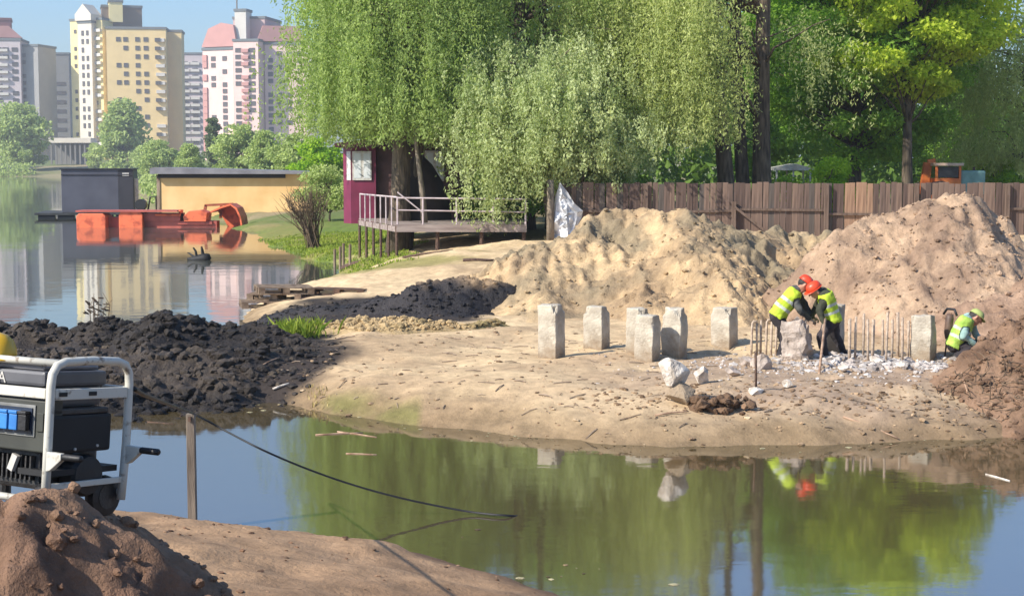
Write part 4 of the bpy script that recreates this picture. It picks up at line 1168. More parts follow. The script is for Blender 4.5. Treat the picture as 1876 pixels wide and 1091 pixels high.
# dark tent
q = P(768, 402, 49.2)
t = thing('dark_tent', 'dark brown pointed tarpaulin tent on the deck in front of the kiosk', 'tent', (q.x, 49.2, ZD))
b = MB(); n_ = 10; vs = []; fs = []
hw, hh = (832 - 712) / 2 * 49.2 / F, P(938, 284, 49.2).z - ZD
rg = random.Random(2)
for j, (f_, z_) in enumerate([(1.0, 0.0), (0.93, 0.28), (0.72, 0.6), (0.4, 0.86), (0.1, 1.0)]):
    for k in range(n_):
        a = 2 * math.pi * k / n_; r_ = f_ * (1.0 if k % 2 == 0 else 0.88)
        vs.append((hw * r_ * math.cos(a), 0.8 * hw * r_ * math.sin(a), hh * z_ + rg.uniform(-0.03, 0.03) * (j > 0)))
for j in range(4):
    for k in range(n_): fs.append((j * n_ + k, j * n_ + (k + 1) % n_, (j + 1) * n_ + (k + 1) % n_, (j + 1) * n_ + k))
fs.append(tuple(4 * n_ + k for k in range(n_)))
b.add(vs, fs); b.build('canopy', pmat('dark_tarpaulin', s2l(66, 52, 48), s2l(50, 40, 38), 3, 0.8), t, smooth=True)
b = MB(); b.tube([(0, 0, hh - 0.1), (0, 0, hh + 0.12)], 0.03, 6); b.build('pole_tip', M['wood_old'], t)

# ------------------------------------------------------------------ deck on posts with a white railing
A_, B_, C_, D_ = (-3.4, 45.0), (0.43, 45.0), (0.43, 50.6), (-5.0, 50.2)
m_deck = pmat('deck_plank', s2l(172, 156, 148), s2l(134, 118, 112), 3, 0.85, 0.3, 30, stretch=(0.4, 3, 3))
t = thing('wooden_deck', 'wooden deck on thin posts with a white railing, in front of the kiosk', 'deck', (-3.4, 45.0, 0.0))
for k in range(36):
    y0 = 45.0 + k * 0.153
    if y0 > 50.5: break
    f_ = (y0 - 45) / 5.2; xl = -3.4 - 1.6 * f_
    b = MB(); b.box(xl + 3.4, 3.83, y0 - 45, y0 - 45 + 0.145, ZD - 0.045, ZD - 0.005); b.build('plank', m_deck, t)
b = MB(); b.box(0, 3.83, -0.06, -0.004, ZD - 0.22, ZD); b.build('edge_beam', m_deck, t)
b = MB(); b.bar((-0.02, 0.1, ZD - 0.14), (-1.62, 5.2, ZD - 0.14), 0.05, 0.16); b.build('side_beam', m_deck, t)
for f_ in np.linspace(0, 1, 6):
    x, y = -3.4 - 1.6 * f_, 45.05 + 5.1 * f_
    b = MB(); b.tube([(x + 3.4, y - 45, gz(x, y) - 0.25), (x + 3.4, y - 45, ZD - 0.05)], 0.045, 7); b.build('post', M['darkrust'], t)
for x in (-2.2, -0.9, 0.35):
    b = MB(); b.tube([(x + 3.4, 0.12, gz(x, 45.1) - 0.2), (x + 3.4, 0.12, ZD - 0.05)], 0.06, 7); b.build('post', M['darkrust'], t)
m_rail = pmat('rail_paint', s2l(214, 198, 200), s2l(186, 168, 168), 4, 0.6)
RH = 0.80
def up(x, y): return (x + 3.4, y - 45.0)
for f_ in np.linspace(0, 1, 8):
    x, y = up(-3.37 - 1.6 * f_, 45.03 + 5.1 * f_)
    b = MB(); b.tube([(x, y, ZD - 0.1), (x, y, ZD + RH)], 0.022, 6); b.build('baluster', m_rail, t)
for x_ in (-3.37, -2.62, -1.63, -0.55, 0.40):
    x, y = up(x_, 45.02)
    b = MB(); b.tube([(x, y, ZD - 0.1), (x, y, ZD + RH - 0.02)], 0.028, 6); b.build('baluster', m_rail, t)
b = MB(); b.tube([(*up(-3.37, 45.03), ZD + RH), (*up(-4.97, 50.13), ZD + RH)], 0.028, 6); b.build('handrail', m_rail, t)
b = MB(); b.tube([(*up(-3.37, 45.02), ZD + RH - 0.02), (*up(0.42, 45.02), ZD + RH - 0.06)], 0.028, 6); b.build('handrail', m_rail, t)
b = MB(); b.tube([(*up(-3.37, 45.02), ZD + 0.42), (*up(0.42, 45.02), ZD + 0.36)], 0.024, 6); b.build('middle_rail', m_rail, t)
b = MB(); b.tube([(*up(-3.37, 45.0), ZD + RH + 0.15), (*up(-2.62, 45.0), ZD + 0.35)], 0.022, 6); b.build('diagonal_strut', m_rail, t)
for i_, (px, Y, h) in enumerate([(622, 47.5, 0.75), (628, 48, 0.8), (612, 48.5, 0.7), (640, 47, 0.7)]):
    q = P(px, 420, Y); z = gz(q.x, q.y)
    o = MB().tube([(0, 0, -0.3), (0.02, 0, h)], 0.045, 7).build('shore_post', M['wood_old'], None, loc=(q.x, q.y, z))
    tag(o, ['thin post on the shore just below the kiosk corner', 'thin post on the shore under the kiosk front', 'leftmost thin post on the shore by the kiosk', 'thin post nearest the deck corner on the grass'][i_], 'post', 'old posts on the grassy shore')

# ------------------------------------------------------------------ tractor and white canopy beyond the fence
YT = 58.0
q = P(1730, 340, YT)
t = thing('tractor', 'orange tractor with a teal bonnet parked behind the fence', 'tractor', (q.x, YT, gz(q.x, YT)))
def tz(py): return P(938, py, YT).z - t.location.z
def tx(px): return (px - 1730) / F * YT
m_to = pmat('faded_orange_metal', s2l(248, 140, 66), s2l(214, 108, 50), 3, 0.6)
m_teal = pmat('teal_metal', s2l(140, 180, 170), s2l(110, 150, 140), 3, 0.6)
for sx in (1706, 1748):
    for yy in (-0.7, 0.7):
        b = MB(); b.box(tx(sx) - 0.04, tx(sx) + 0.04, yy - 0.04, yy + 0.04, 1.0, tz(304)); b.build('cab_pillar', m_to, t)
b = MB(); b.box(tx(1702), tx(1753), -0.85, 0.85, tz(304) + 0.002, tz(301)+0.05); b.build('cab_roof', pmat('pale_roof', s2l(226, 196, 170), s2l(200, 170, 146), 3, 0.6), t, bevel=0.02)
b = MB(); b.box(tx(1709), tx(1745), -0.72, 0.72, tz(325), tz(305)); b.build('cab_glass', M['glass'], t)
b = MB(); b.box(tx(1704), tx(1750), -0.75, 0.75, 0.7, tz(326)); b.build('cab_body', m_to, t, bevel=0.03)
b = MB(); b.box(tx(1752), tx(1798), -0.5, 0.5, 0.7, tz(312)); b.build('bonnet', m_teal, t, bevel=0.08)
b = MB(); b.bar((tx(1690), 0, 0.8), (tx(1699), 0, tz(298)), 0.22, 0.3); b.bar((tx(1699), 0, tz(298)), (tx(1712), 0, tz(296)), 0.18, 0.24); b.build('loader_arm', m_to, t)
b = MB(); b.tube([(tx(1786), 0.2, 1.2), (tx(1786), 0.2, tz(306))], 0.05, 8); b.build('exhaust', M['darkrust'], t)
for sx, rr in ((1712, 0.75), (1790, 0.5)):
    for yy in (-0.85, 0.6):
        b = MB(); b.lathe([(rr * 0.6, 0), (rr, 0.03), (rr, 0.25), (rr * 0.6, 0.28)], 20, axis='Y'); w_ = b.build('wheel', M['black'], t, loc=(tx(sx), yy, rr))
        b = MB(); b.lathe([(rr * 0.55, -0.02), (rr * 0.55, 0.30)], 14, axis='Y'); b.build('rim', m_to, w_)
YV = 60.0
q = P(1447, 340, YV)
t = thing('white_canopy', 'small white roofed shelter on thin posts seen over the fence', 'canopy', (q.x, YV, gz(q.x, YV)))
zc = P(938, 312, YV).z - t.location.z
b = MB(); b.prism([(-0.75, zc), (0.75, zc), (0.75, zc + 0.06), (0.1, zc + 0.26), (-0.75, zc + 0.1)], -0.8, 0.8); b.build('roof', M['white_paint'], t)
for x in (-0.65, 0.0, 0.65):
    b = MB(); b.box(x - 0.03, x + 0.03, -0.75, -0.69, -0.1, zc); b.build('post', M['white_paint'], t)
    b = MB(); b.box(x - 0.03, x + 0.03, 0.69, 0.75, -0.1, zc); b.build('post', M['white_paint'], t)

# ------------------------------------------------------------------ pallets on the lake mud, logs
m_pal = pmat('pallet_wood', s2l(160, 138, 114), s2l(104, 84, 68), 6, 0.9, 0.3, 40)
m_pald = pmat('wet_pallet_wood', s2l(110, 84, 66), s2l(74, 56, 46), 6, 0.9, 0.3, 40)
def pallet(label, loc, rz, mat, tilt=(0, 0)):
    t = thing('pallet', label, 'pallet', loc, rz, 'old pallets at the lake edge')
    t.rotation_euler = (tilt[0], tilt[1], rz)
    for k in range(6):
        b = MB(); b.box(-0.6, 0.6, -0.4 + k * 0.14, -0.4 + k * 0.14 + 0.10, 0.122, 0.144); b.build('slat', mat, t)
    for yy in (-0.4, -0.05, 0.3):
        b = MB(); b.box(-0.6, 0.6, yy, yy + 0.1, 0.0, 0.02); b.build('slat', mat, t)
        for xx in (-0.6, -0.07, 0.46):
            b = MB(); b.box(xx, xx + 0.14, yy, yy + 0.1, 0.021, 0.121); b.build('block', mat, t)
    return t
q = P(492, 566, 33.0); z0 = max(0.0, gz(q.x, q.y))
pallet('lowest pale pallet of the stack at the lake edge', (q.x, q.y, z0), 0.25, m_pal)
pallet('middle pallet of the stack at the lake edge', (q.x + 0.2, q.y + 0.15, z0 + 0.15), -0.12, m_pal)
pallet('topmost pale pallet of the stack at the lake edge', (q.x + 0.32, q.y + 0.1, z0 + 0.30), 0.3, m_pal, (0.02, 0.03))
pallet('dark wet pallet right of the pallet stack at the lake edge', (q.x + 1.35, q.y - 0.3, z0 + 0.10), 0.05, m_pald, (0.03, -0.04))
pallet('dark wet pallet lying half buried in black mud right of the stack', (q.x + 1.5, q.y + 0.5, z0 + 0.22), -0.1, m_pald, (-0.05, 0.02))

def log(label, a, b_, r, mat, cat='log'):
    a, b_ = Vector(a), Vector(b_)
    m_ = (a + b_) / 2 + Vector((0, 0, 0.01))
    o = MB().tube([a, a * 0.6 + b_ * 0.4 + Vector((0, 0, r * 0.3)), a * 0.3 + b_ * 0.7, b_], [r, r * 0.95, r * 0.8, r * 0.55], 8).build('log' if cat == 'log' else 'branch', mat, smooth=True)
    return tag(o, label, cat)
def gp(px, py, Y, dz=0.03):
    q = P(px, py, Y); return (q.x, q.y, surf(q.x, q.y) + dz)
log('dark log at the water edge of the grassy shore', gp(628, 475, 47.2, 0.05), gp(682, 470, 46.6, 0.06), 0.10, M['darkrust'])
log('long dark branch on the grass below the deck', gp(738, 450, 43.5), gp(830, 458, 43.0), 0.035, M['darkrust'], 'branch')
log('short dark log on the sandy path left of the sand bank', gp(848, 480, 38.5), gp(905, 476, 38.5), 0.045, M['darkrust'])
log('thin branch on the green lake shore', gp(530, 448, 53.5), gp(605, 436, 53.5), 0.03, M['twig'], 'branch')

# ------------------------------------------------------------------ grass
def grass(name, label, X, Y, hmin, hmax, mat, seed, w=0.012, cat='grass'):
    rng = np.random.default_rng(seed); n = len(X)
    Z = np.array([0.0]) if n == 0 else G(X, Y)
    h = hmin + (hmax - hmin) * rng.random(n)
    le = rng.normal(size=(n, 2)) * 0.35 * h[:, None]; a = rng.random(n) * 6.28
    V = np.empty((n, 4, 3)); dx_, dy_ = np.cos(a) * w, np.sin(a) * w
    V[:, 0] = np.stack([X - dx_, Y - dy_, Z - 0.02], 1); V[:, 1] = np.stack([X + dx_, Y + dy_, Z - 0.02], 1)
    V[:, 2] = np.stack([X + le[:, 0] * 0.4 + dx_ * .8, Y + le[:, 1] * 0.4 + dy_ * .8, Z + h * 0.6], 1)
    V[:, 3] = np.stack([X + le[:, 0], Y + le[:, 1], Z + h], 1)
    i = np.arange(n)[:, None] * 4
    T_ = np.concatenate([i + np.array([[0, 1, 2]]), i + np.array([[0, 2, 3]])])
    v = np.clip(0.5 + 0.22 * rng.normal(size=n), 0, 1)
    o = link(name, mesh_np(name, V.reshape(-1, 3), tris=T_, smooth=False, fattr=np.concatenate([v, v])), mat)
    return tag(o, label, cat, kind='stuff')
rng = np.random.default_rng(55)
X = rng.uniform(-13, 0.5, 60000); Y = rng.uniform(40, 66, 60000)
_, sa_, sb_g, _ = G(X, Y, fine=False, full=True)
nz_ = fbm(X, Y, 2.5, 4, 77)
ok = (sb_g > 0.05) & (X + 1.6 * nz_ + 0.10 * (Y - 44) < -2.6) & (nz_ + 0.06 * (Y - 44) > -0.3 + 0.3 * rng.random(len(X)))
grass('shore_grass', 'green grass covering the lake shore below the kiosk', X[ok], Y[ok], 0.03, 0.10, LM['grass'], 3, 0.018)
X = rng.normal(size=600) * 0.20 + P(545, 610, 25.3).x; Y = rng.normal(size=600) * 0.3 + 25.3
grass('grass_tuft', 'bright green grass tuft between the black mud and the sand ridge', X, Y, 0.10, 0.34, LM['grass'], 5, 0.007)
X = rng.uniform(-6.5, -2.4, 2200); Y = rng.uniform(19.8, 21.8, 2200)
_, _, sb_g, _ = G(X, Y, fine=False, full=True)
ok = (np.abs(sb_g - 0.1) < 0.4) & (fbm(X, Y, 0.8, 3, 5) > 0.0)
grass('waterside_weeds', 'dry yellow-green weeds along the pond edge below the mud heap', X[ok], Y[ok], 0.02, 0.08, LM['dry'], 6, 0.008)
# ------------------------------------------------------------------ concrete piles
def ray_ground(px, py, y0=9.0, y1=60.0, mounds=False):
    ysx = np.arange(y0, y1, 0.05)
    pts = np.array([P(px, py, float(v))[:] for v in ysx])
    g = G(pts[:, 0], pts[:, 1])
    k = np.argmax(pts[:, 2] < g + (0 if not mounds else 0))
    q = Vector(pts[k])
    q.z = surf(q.x, q.y) if mounds else float(g[k])
    return q

def rough_box(w, d, h, seed, rough=0.006, chips=3, chipr=0.09, jag=0.0, cuts=7):
    bm = bmesh.new(); bmesh.ops.create_cube(bm, size=1.0)
    bmesh.ops.subdivide_edges(bm, edges=bm.edges[:], cuts=cuts, use_grid_fill=True)
    rng = np.random.default_rng(seed)
    cs = [(rng.choice([-1, 1]) * w / 2, rng.choice([-1, 1]) * d / 2, h * (1.0 if k < chips * 0.7 else rng.random()), chipr * (0.5 + rng.random())) for k in range(chips)]
    co = np.array([v.co[:] for v in bm.verts]); co[:, 0] *= w; co[:, 1] *= d; co[:, 2] = (co[:, 2] + 0.5) * h
    key = np.round(co * 400)
    nx_ = fbm(co[:, 0] * 1.0 + co[:, 2] * 0.7, co[:, 1] + co[:, 2], 0.15, 3, seed)
    ny_ = fbm(co[:, 1] + co[:, 2] * 0.9, co[:, 0] - co[:, 2], 0.15, 3, seed + 5)
    co2 = co.copy(); co2[:, 0] += rough * nx_ * 2; co2[:, 1] += rough * ny_ * 2
    top = co[:, 2] > h * 0.99
    co2[:, 2] += np.where(top, rough * 2 * fbm(co[:, 0], co[:, 1], 0.12, 2, seed + 9), 0)
    if jag:
        t = co[:, 2] / h
        co2[:, 2] -= jag * t * (0.5 + 0.5 * fbm(co[:, 0], co[:, 1], 0.2, 3, seed + 2)) * 2 * (t > 0.3)
        co2[:, 0] += jag * 0.25 * fbm(co[:, 2], co[:, 1], 0.25, 3, seed + 3); co2[:, 1] += jag * 0.25 * fbm(co[:, 2], co[:, 0], 0.25, 3, seed + 4)
    for (cx_, cy_, cz_, r_) in cs:
        dd = np.sqrt((co[:, 0] - cx_) ** 2 + (co[:, 1] - cy_) ** 2 + (co[:, 2] - cz_) ** 2)
        f = np.clip(1 - dd / r_, 0, 1)[:, None]
        co2 -= f * (np.array([cx_, cy_, cz_ - h * 0.5 if cz_ > h * 0.9 else 0]) * np.array([0.35, 0.35, 0.12]))
    for v, c in zip(bm.verts, co2): v.co = c
    bmesh.ops.recalc_face_normals(bm, faces=bm.faces)
    es = [e for e in bm.edges if len(e.link_faces) == 2 and e.calc_face_angle(0) > 1.0]
    bmesh.ops.bevel(bm, geom=es, offset=0.008, segments=1, affect='EDGES')
    me = bpy.data.meshes.new('concrete'); bm.to_mesh(me); bm.free()
    return me

PILES = [  # px left, px right, top, base, label, mat
    (986, 1037, 557, 657, 'leftmost concrete pile stub of the row, standing alone', 'concrete', 0.0),
    (1069, 1119, 561, 641, 'second concrete pile stub from the left, set a little back', 'concrete', 0.0),
    (1147, 1192, 563, 648, 'concrete pile stub half hidden behind a shorter one, left of the chipped pile', 'concrete', 0.0),
    (1162, 1212, 577, 663, 'shorter concrete pile stub in front of another, third group from the left', 'concrete', 0.0),
    (1212, 1261, 564, 656, 'chipped concrete pile stub right behind the white concrete chunk', 'concrete', 0.012),
    (1305, 1356, 563, 641, 'concrete pile stub set back just left of the workers', 'concrete', 0.0),
    (1505, 1553, 557, 655, 'grey concrete pile stub directly behind the right-hand worker', 'concrete', 0.0),
    (1672, 1723, 577, 663, 'rightmost concrete pile stub, beside the crouching worker', 'concrete', 0.006)]
for k, (l_, r_, tp, bs_, lab, mk, rg_) in enumerate(PILES):
    q = ray_ground((l_ + r_) / 2, bs_, 19, 26)
    q.y += 0.16 + (0.75 if k == 6 else 0.0)
    q.x *= 1.0 + (0.033 if k == 6 else 0.0)
    hz = P(938, tp, q.y).z - q.z + 0.25
    w_ = (r_ - l_) * q.y / F / 1.36
    o = link('concrete_pile', rough_box(w_, w_, hz, 300 + k, 0.006 + rg_, 4, 0.08), M[mk], None, (q.x, q.y, q.z - 0.25), (R(random.Random(k).uniform(-1.5, 1.5)), R(random.Random(k + 50).uniform(-1.2, 1.2)), R(-29 + random.Random(k + 9).uniform(-6, 6))))
    tag(o, lab, 'concrete pile', 'cut concrete pile stubs on the sand')
# broken pile between the two workers
q = ray_ground(1462, 660, 19, 26); q.y += 0.15
o = link('broken_pile', rough_box(0.36, 0.3, P(938, 588, q.y).z - q.z + 0.3, 350, 0.03, 6, 0.14, 0.10, 9), M['pinkchunk'], None, (q.x, q.y, q.z - 0.2), (0, 0, R(-24)))
tag(o, 'half demolished pinkish concrete pile between the two bending workers', 'concrete pile')

# ------------------------------------------------------------------ reinforcing bars
def rebar(px, top, bot, label, grp, r=0.013, lean=0.0, mat='rust', hook=False):
    q = ray_ground(px, bot, 19, 26)
    h = P(938, top, q.y).z - q.z
    b = MB(); pts = [(0, 0, -0.2), (lean * 0.4, 0, h * 0.5), (lean, 0.01, h)]
    if hook: pts += [(lean + 0.02, 0.01, h + 0.03), (lean + 0.07, 0.01, h + 0.02)]
    b.tube(pts, r, 7)
    return tag(b.build('rebar', M[mat], None, smooth=True, loc=q), label, 'rebar', grp)
rr = random.Random(6)
ORD = ['first', 'second', 'third', 'fourth', 'fifth', 'sixth', 'seventh', 'eighth', 'ninth', 'tenth', 'eleventh']
for k, px in enumerate((1376, 1387, 1393, 1403, 1412, 1421)):
    rebar(px, 588 + rr.uniform(-2, 6), 652, ORD[k] + ' bare reinforcing bar from the left in the cluster left of the workers', 'reinforcing bars left of the workers', 0.018, rr.uniform(-0.02, 0.02), hook=(k in (0, 3)))
for k, px in enumerate((1556, 1566, 1581, 1590, 1598, 1617, 1623, 1634, 1645, 1653, 1663)):
    rebar(px, 574 + rr.uniform(-4, 14), 664 - (k % 3) * 5, ORD[k] + ' bare reinforcing bar from the left in the row right of the workers', 'reinforcing bars right of the workers', 0.018 if k % 4 else 0.023, rr.uniform(-0.025, 0.025))
q = ray_ground(1385, 718, 17, 24)
t = thing('marker_stake', 'thin dark steel stake standing in a pale concrete lump near the pond', 'stake', q)
b = MB(); b.tube([(0, 0, -0.1), (-0.005, 0, 0.3), (-0.012, 0, P(938, 645, q.y).z - q.z)], 0.016, 8); b.build('rod', M['darkrust'], t, smooth=True)
rng = np.random.default_rng(3)
link('base', lumps_mesh('base', np.array([[0, 0, 0.0]]), np.array([0.12]), rng, 0.45), M['chunk'], t)

# ------------------------------------------------------------------ broken concrete
def rock_mesh(seed, s=(1, 1, 1), cuts=18, sub=4):
    rng = np.random.default_rng(seed)
    bm = bmesh.new(); bmesh.ops.create_icosphere(bm, subdivisions=sub, radius=1.0)
    co = np.array([v.co[:] for v in bm.verts])
    for k in range(cuts):
        n = rng.normal(size=3); n /= np.linalg.norm(n); d_ = 0.48 + 0.34 * rng.random()
        h = co @ n; co -= np.outer(np.clip(h - d_, 0, None), n)
    co += 0.07 * np.stack([fbm(co[:, 1] + co[:, 2], co[:, 0], 0.5, 3, seed + i_) for i_ in range(3)], 1)
    co *= np.array(s)
    for v, c in zip(bm.verts, co): v.co = c
    me = bpy.data.meshes.new('rock'); bm.to_mesh(me); bm.free()
    return me
def chunk(px, py, w, h, label, mat, seed, sink=0.15, rz=0.0, dz=0.0, q=None):
    q = q or ray_ground(px, py, 16, 26)
    sw, sh_ = w * q.y / F / 2, h * q.y / F / 2
    o = link('concrete_chunk', rock_mesh(seed, (sw * 1.15, sw * 0.95, sh_ * 1.2)), M[mat], None, (q.x, q.y + sw * 0.5, q.z + sh_ * (1 - sink) + dz), (0.1, 0.15, rz))
    return tag(o, label, 'concrete chunk')
q0 = ray_ground(1246, 746, 16, 24)
chunk(1248, 746, 62, 56, 'grey concrete chunk carrying the big white chunk near the pond', 'concrete', 11)
h0 = 56 * q0.y / F
chunk(1240, 700, 66, 50, 'big white broken concrete chunk left of the root clod', 'chunk', 12, q=Vector((q0.x - 0.05, q0.y + 0.05, q0.z + h0 * 0.72)))
chunk(1287, 704, 40, 36, 'smaller grey-white concrete chunk right of the big white chunk', 'chunk', 13, rz=1.0)
chunk(1345, 690, 30, 18, 'flat pinkish concrete chunk in front of the left reinforcing bars', 'pinkchunk', 14)
chunk(1398, 680, 46, 40, 'pinkish concrete lump at the foot of the left reinforcing bars', 'pinkchunk', 15, 0.4)
chunk(1372, 672, 40, 22, 'low pale lump left of the pinkish concrete lump', 'pinkchunk', 16, 0.3)
chunk(1445, 712, 26, 16, 'small white chunk on the mud right of the marker stake', 'chunk', 17)
chunk(1610, 668, 30, 16, 'white chunk at the foot of the right reinforcing bars', 'chunk', 18)
chunk(1655, 676, 26, 15, 'white chunk among rubble left of the rightmost pile', 'chunk', 19)
chunk(1545, 684, 24, 14, 'white chunk in the rubble in front of the right-hand worker', 'chunk', 20)
rng = np.random.default_rng(91)
def scatter(name, label, n, fx, fy, smin, smax, mat, cols, flat=0.6, cat='rubble', mounds=False, sink=0.1, pw_=3):
    X, Y = fx(n), fy(n)
    Z = G(X, Y)
    s = smin + (smax - smin) * rng.random(n) ** pw_
    ok = Z > 0.005
    X, Y, Z, s = X[ok], Y[ok], Z[ok], s[ok]
    c = np.array(cols)[rng.integers(len(cols), size=len(X))][:, :3] * (0.8 + 0.4 * rng.random((len(X), 1)))
    return tag(link(name, lumps_mesh(name, np.stack([X, Y, Z + s * sink], 1), s, rng, flat, c), mat), label, cat, kind='stuff')
mr_ = soil_mat('rubble', 0.95, 0.5, 30)
WR = [s2l(212, 204, 196), s2l(188, 180, 172), s2l(160, 150, 142), s2l(198, 186, 176)]
scatter('rubble', 'white broken concrete rubble strewn round the workers and bars', 1500, lambda n: rng.normal(5.05, 0.75, n), lambda n: rng.normal(21.3, 0.45, n), 0.012, 0.075, mr_, WR)
scatter('rubble_fines', 'pale concrete crumbs spread over the sand before the workers', 1300, lambda n: rng.normal(4.2, 1.2, n), lambda n: rng.normal(21.0, 0.8, n), 0.008, 0.035, mr_, WR)
SB = [s2l(196, 168, 134), s2l(176, 148, 116), s2l(160, 132, 104), s2l(128, 104, 80), s2l(205, 180, 146)]
scatter('ground_clods', 'small sand clods strewn over the trampled spit', 3000, lambda n: rng.uniform(-4.5, 8.5, n), lambda n: 17.2 + 9 * rng.random(n) ** 1.3, 0.006, 0.045, M['clay'], SB, 0.45, 'clods', pw_=5)
scatter('shore_clods', 'dark clods along the muddy right pond edge', 1500, lambda n: rng.uniform(1.0, 7.5, n), lambda n: rng.normal(18.6, 0.55, n), 0.006, 0.045, M['clay'], SB[1:4], 0.5, 'clods', pw_=3)
scatter('bank_crumbs', 'small crumbs on the near sandy bank', 900, lambda n: rng.uniform(-3.5, 1.6, n), lambda n: rng.uniform(7.5, 13.2, n), 0.004, 0.028, M['clay'], [s2l(140, 108, 84), s2l(110, 84, 66), s2l(168, 136, 108)], 0.5, 'clods', pw_=4)

_n = 2600
_x = rng.uniform(-9, -2.2, 6000); _y = rng.uniform(20.0, 24.0, 6000)
_k = poly_sd(_x, _y, MUDP) > -0.15 + 0.25 * rng.random(6000)
_x, _y = _x[_k][:_n - 700], _y[_k][:_n - 700]
_x2 = rng.uniform(-6.5, -0.3, 5000); _y2 = rng.uniform(23, 33, 5000)
_k = (poly_sd(_x2, _y2, MUD2) > 0.1) & (G(_x2, _y2) > 0.03)
_x, _y = np.concatenate([_x, _x2[_k][:900]]), np.concatenate([_y, _y2[_k][:900]])
_s = 0.012 + 0.07 * rng.random(len(_x)) ** 3
_c = np.array([s2l(54, 47, 43), s2l(72, 64, 57), s2l(40, 36, 34), s2l(96, 84, 70)])[rng.integers(4, size=len(_x))][:, :3]
tag(link('mud_clods', lumps_mesh('mud_clods', np.stack([_x, _y, G(_x, _y) + _s * 0.1], 1), _s, rng, 0.6, _c), M['mud']), 'black mud clods strewn from the mud heap down to the pond', 'clods', kind='stuff')
# root clod near the pond
def roots(mb, base, n, L, seed, r=0.007, spread=1.0, up_=0.2):
    rg = np.random.default_rng(seed)
    for k in range(n):
        p = np.array(base(rg)); d = rg.normal(size=3) * spread; d[2] = d[2] * 0.5 + up_; d[1] -= 0.4
        d = d / np.linalg.norm(d); pts = [p - d * 0.05]
        l_ = L * (0.4 + 0.8 * rg.random())
        for j in range(4):
            pts.append(p.copy()); d = d + rg.normal(size=3) * 0.35; d[2] -= 0.12; d /= np.linalg.norm(d); p = p + d * l_ / 4
        mb.tube(pts, [r, r, r * 0.8, r * 0.6, r * 0.4], 4)
q = ray_ground(1312, 758, 16, 24)
t = thing('root_clod', 'dark clod of earth and torn roots on the muddy shore', 'root clod', q)
rg = np.random.default_rng(8)
pts_ = np.stack([rg.normal(0, 0.16, 90), rg.normal(0.12, 0.10, 90), np.abs(rg.normal(0.06, 0.06, 90))], 1)
tag(link('earth', lumps_mesh('earth', pts_, 0.03 + 0.06 * rg.random(90), rg, 0.8, np.tile(np.array(s2l(128, 102, 80)[:3]), (90, 1)) * (0.6 + 0.7 * rg.random((90, 1)))), M['clay'], t), kind='stuff')
b = MB(); roots(b, lambda g_: (g_.normal(0.02, 0.15), 0.05 + 0.1 * g_.random(), 0.04 + 0.12 * g_.random()), 42, 0.25, 9, 0.006)
tag(b.build('roots', M['twig'], t), kind='stuff')
# roots hanging out of the right mound
rm_ = [o for o in bpy.data.objects if o.name == 'root_mound'][0]
RMV = MOUNDS[2][4]
selv = RMV[(RMV[:, 0] > 4.6) & (RMV[:, 0] < 6.8) & (RMV[:, 1] < 19.4) & (RMV[:, 2] > 0.1)]
b = MB(); roots(b, lambda g_: selv[g_.integers(len(selv))], 260, 0.34, 19, 0.008, 1.0, 0.1)
tag(b.build('roots', M['twig'], rm_), kind='stuff')
rg = np.random.default_rng(28)
k_ = selv[rg.integers(len(selv), size=110)]
tag(link('dark_lumps', lumps_mesh('dark_lumps', k_, 0.02 + 0.045 * rg.random(110), rg, 0.8, np.tile(np.array(s2l(128, 100, 78)[:3]), (110, 1)) * (0.7 + 0.5 * rg.random((110, 1)))), M['clay'], rm_), kind='stuff')

def lay(label, pa, pb, r, mat, name='stick', cat='stick', z=None, lift=0.01):
    if z is None:
        a, c = ray_ground(*pa, 14, 40, True), ray_ground(*pb, 14, 40, True)
        a.z += r + lift; c.z += r + lift
    else:
        a, c = PZ(*pa, z), PZ(*pb, z)
    m_ = (a + c) / 2; m_.z += (c - a).length * 0.02 if z is None else 0
    m_.y += (c - a).length * 0.03
    return tag(MB().tube([a, a * .5 + m_ * .5, m_, m_ * .5 + c * .5, c], [r, r, r * .9, r * .8, r * .6], 7).build(name, M[mat], smooth=True), label, cat)
lay('long pale stick sloping down to the water near the root mound', (1545, 768), (1646, 808), 0.014, 'stick')
lay('pale bent stick lying on the sand right of the leftmost waterline', (1200, 765), (1262, 758), 0.012, 'stick')
lay('pale stick in the soil of the root mound', (1752, 700), (1772, 732), 0.014, 'stick')
lay('thin twig on the black mud heap slope', (480, 684), (512, 664), 0.010, 'stick')
lay('whitish scrap of wood at the foot of the black mud heap', (500, 716), (530, 708), 0.016, 'chunk')
lay('floating reed stem nearest the far pond edge', (578, 796), (665, 792), 0.010, 'stick', 'reed', 'reed', 0.004)
lay('second floating reed stem beside the first one on the pond', (618, 790), (690, 800), 0.008, 'stick', 'reed', 'reed', 0.004)
lay('short floating reed stem in the green reflection', (634, 830), (690, 832), 0.007, 'stick', 'reed', 'reed', 0.004)
lay('pale stick floating on the pond below the root mound', (1806, 868), (1850, 880), 0.010, 'chunk', 'stick', 'stick', 0.004)
lay('dark floating twig left of the wooden stake on the pond', (268, 772), (318, 776), 0.008, 'darkrust', 'stick', 'stick', 0.004)
lay('dark twig afloat near the mud edge behind the stake', (330, 762), (352, 750), 0.008, 'darkrust', 'stick', 'stick', 0.004)

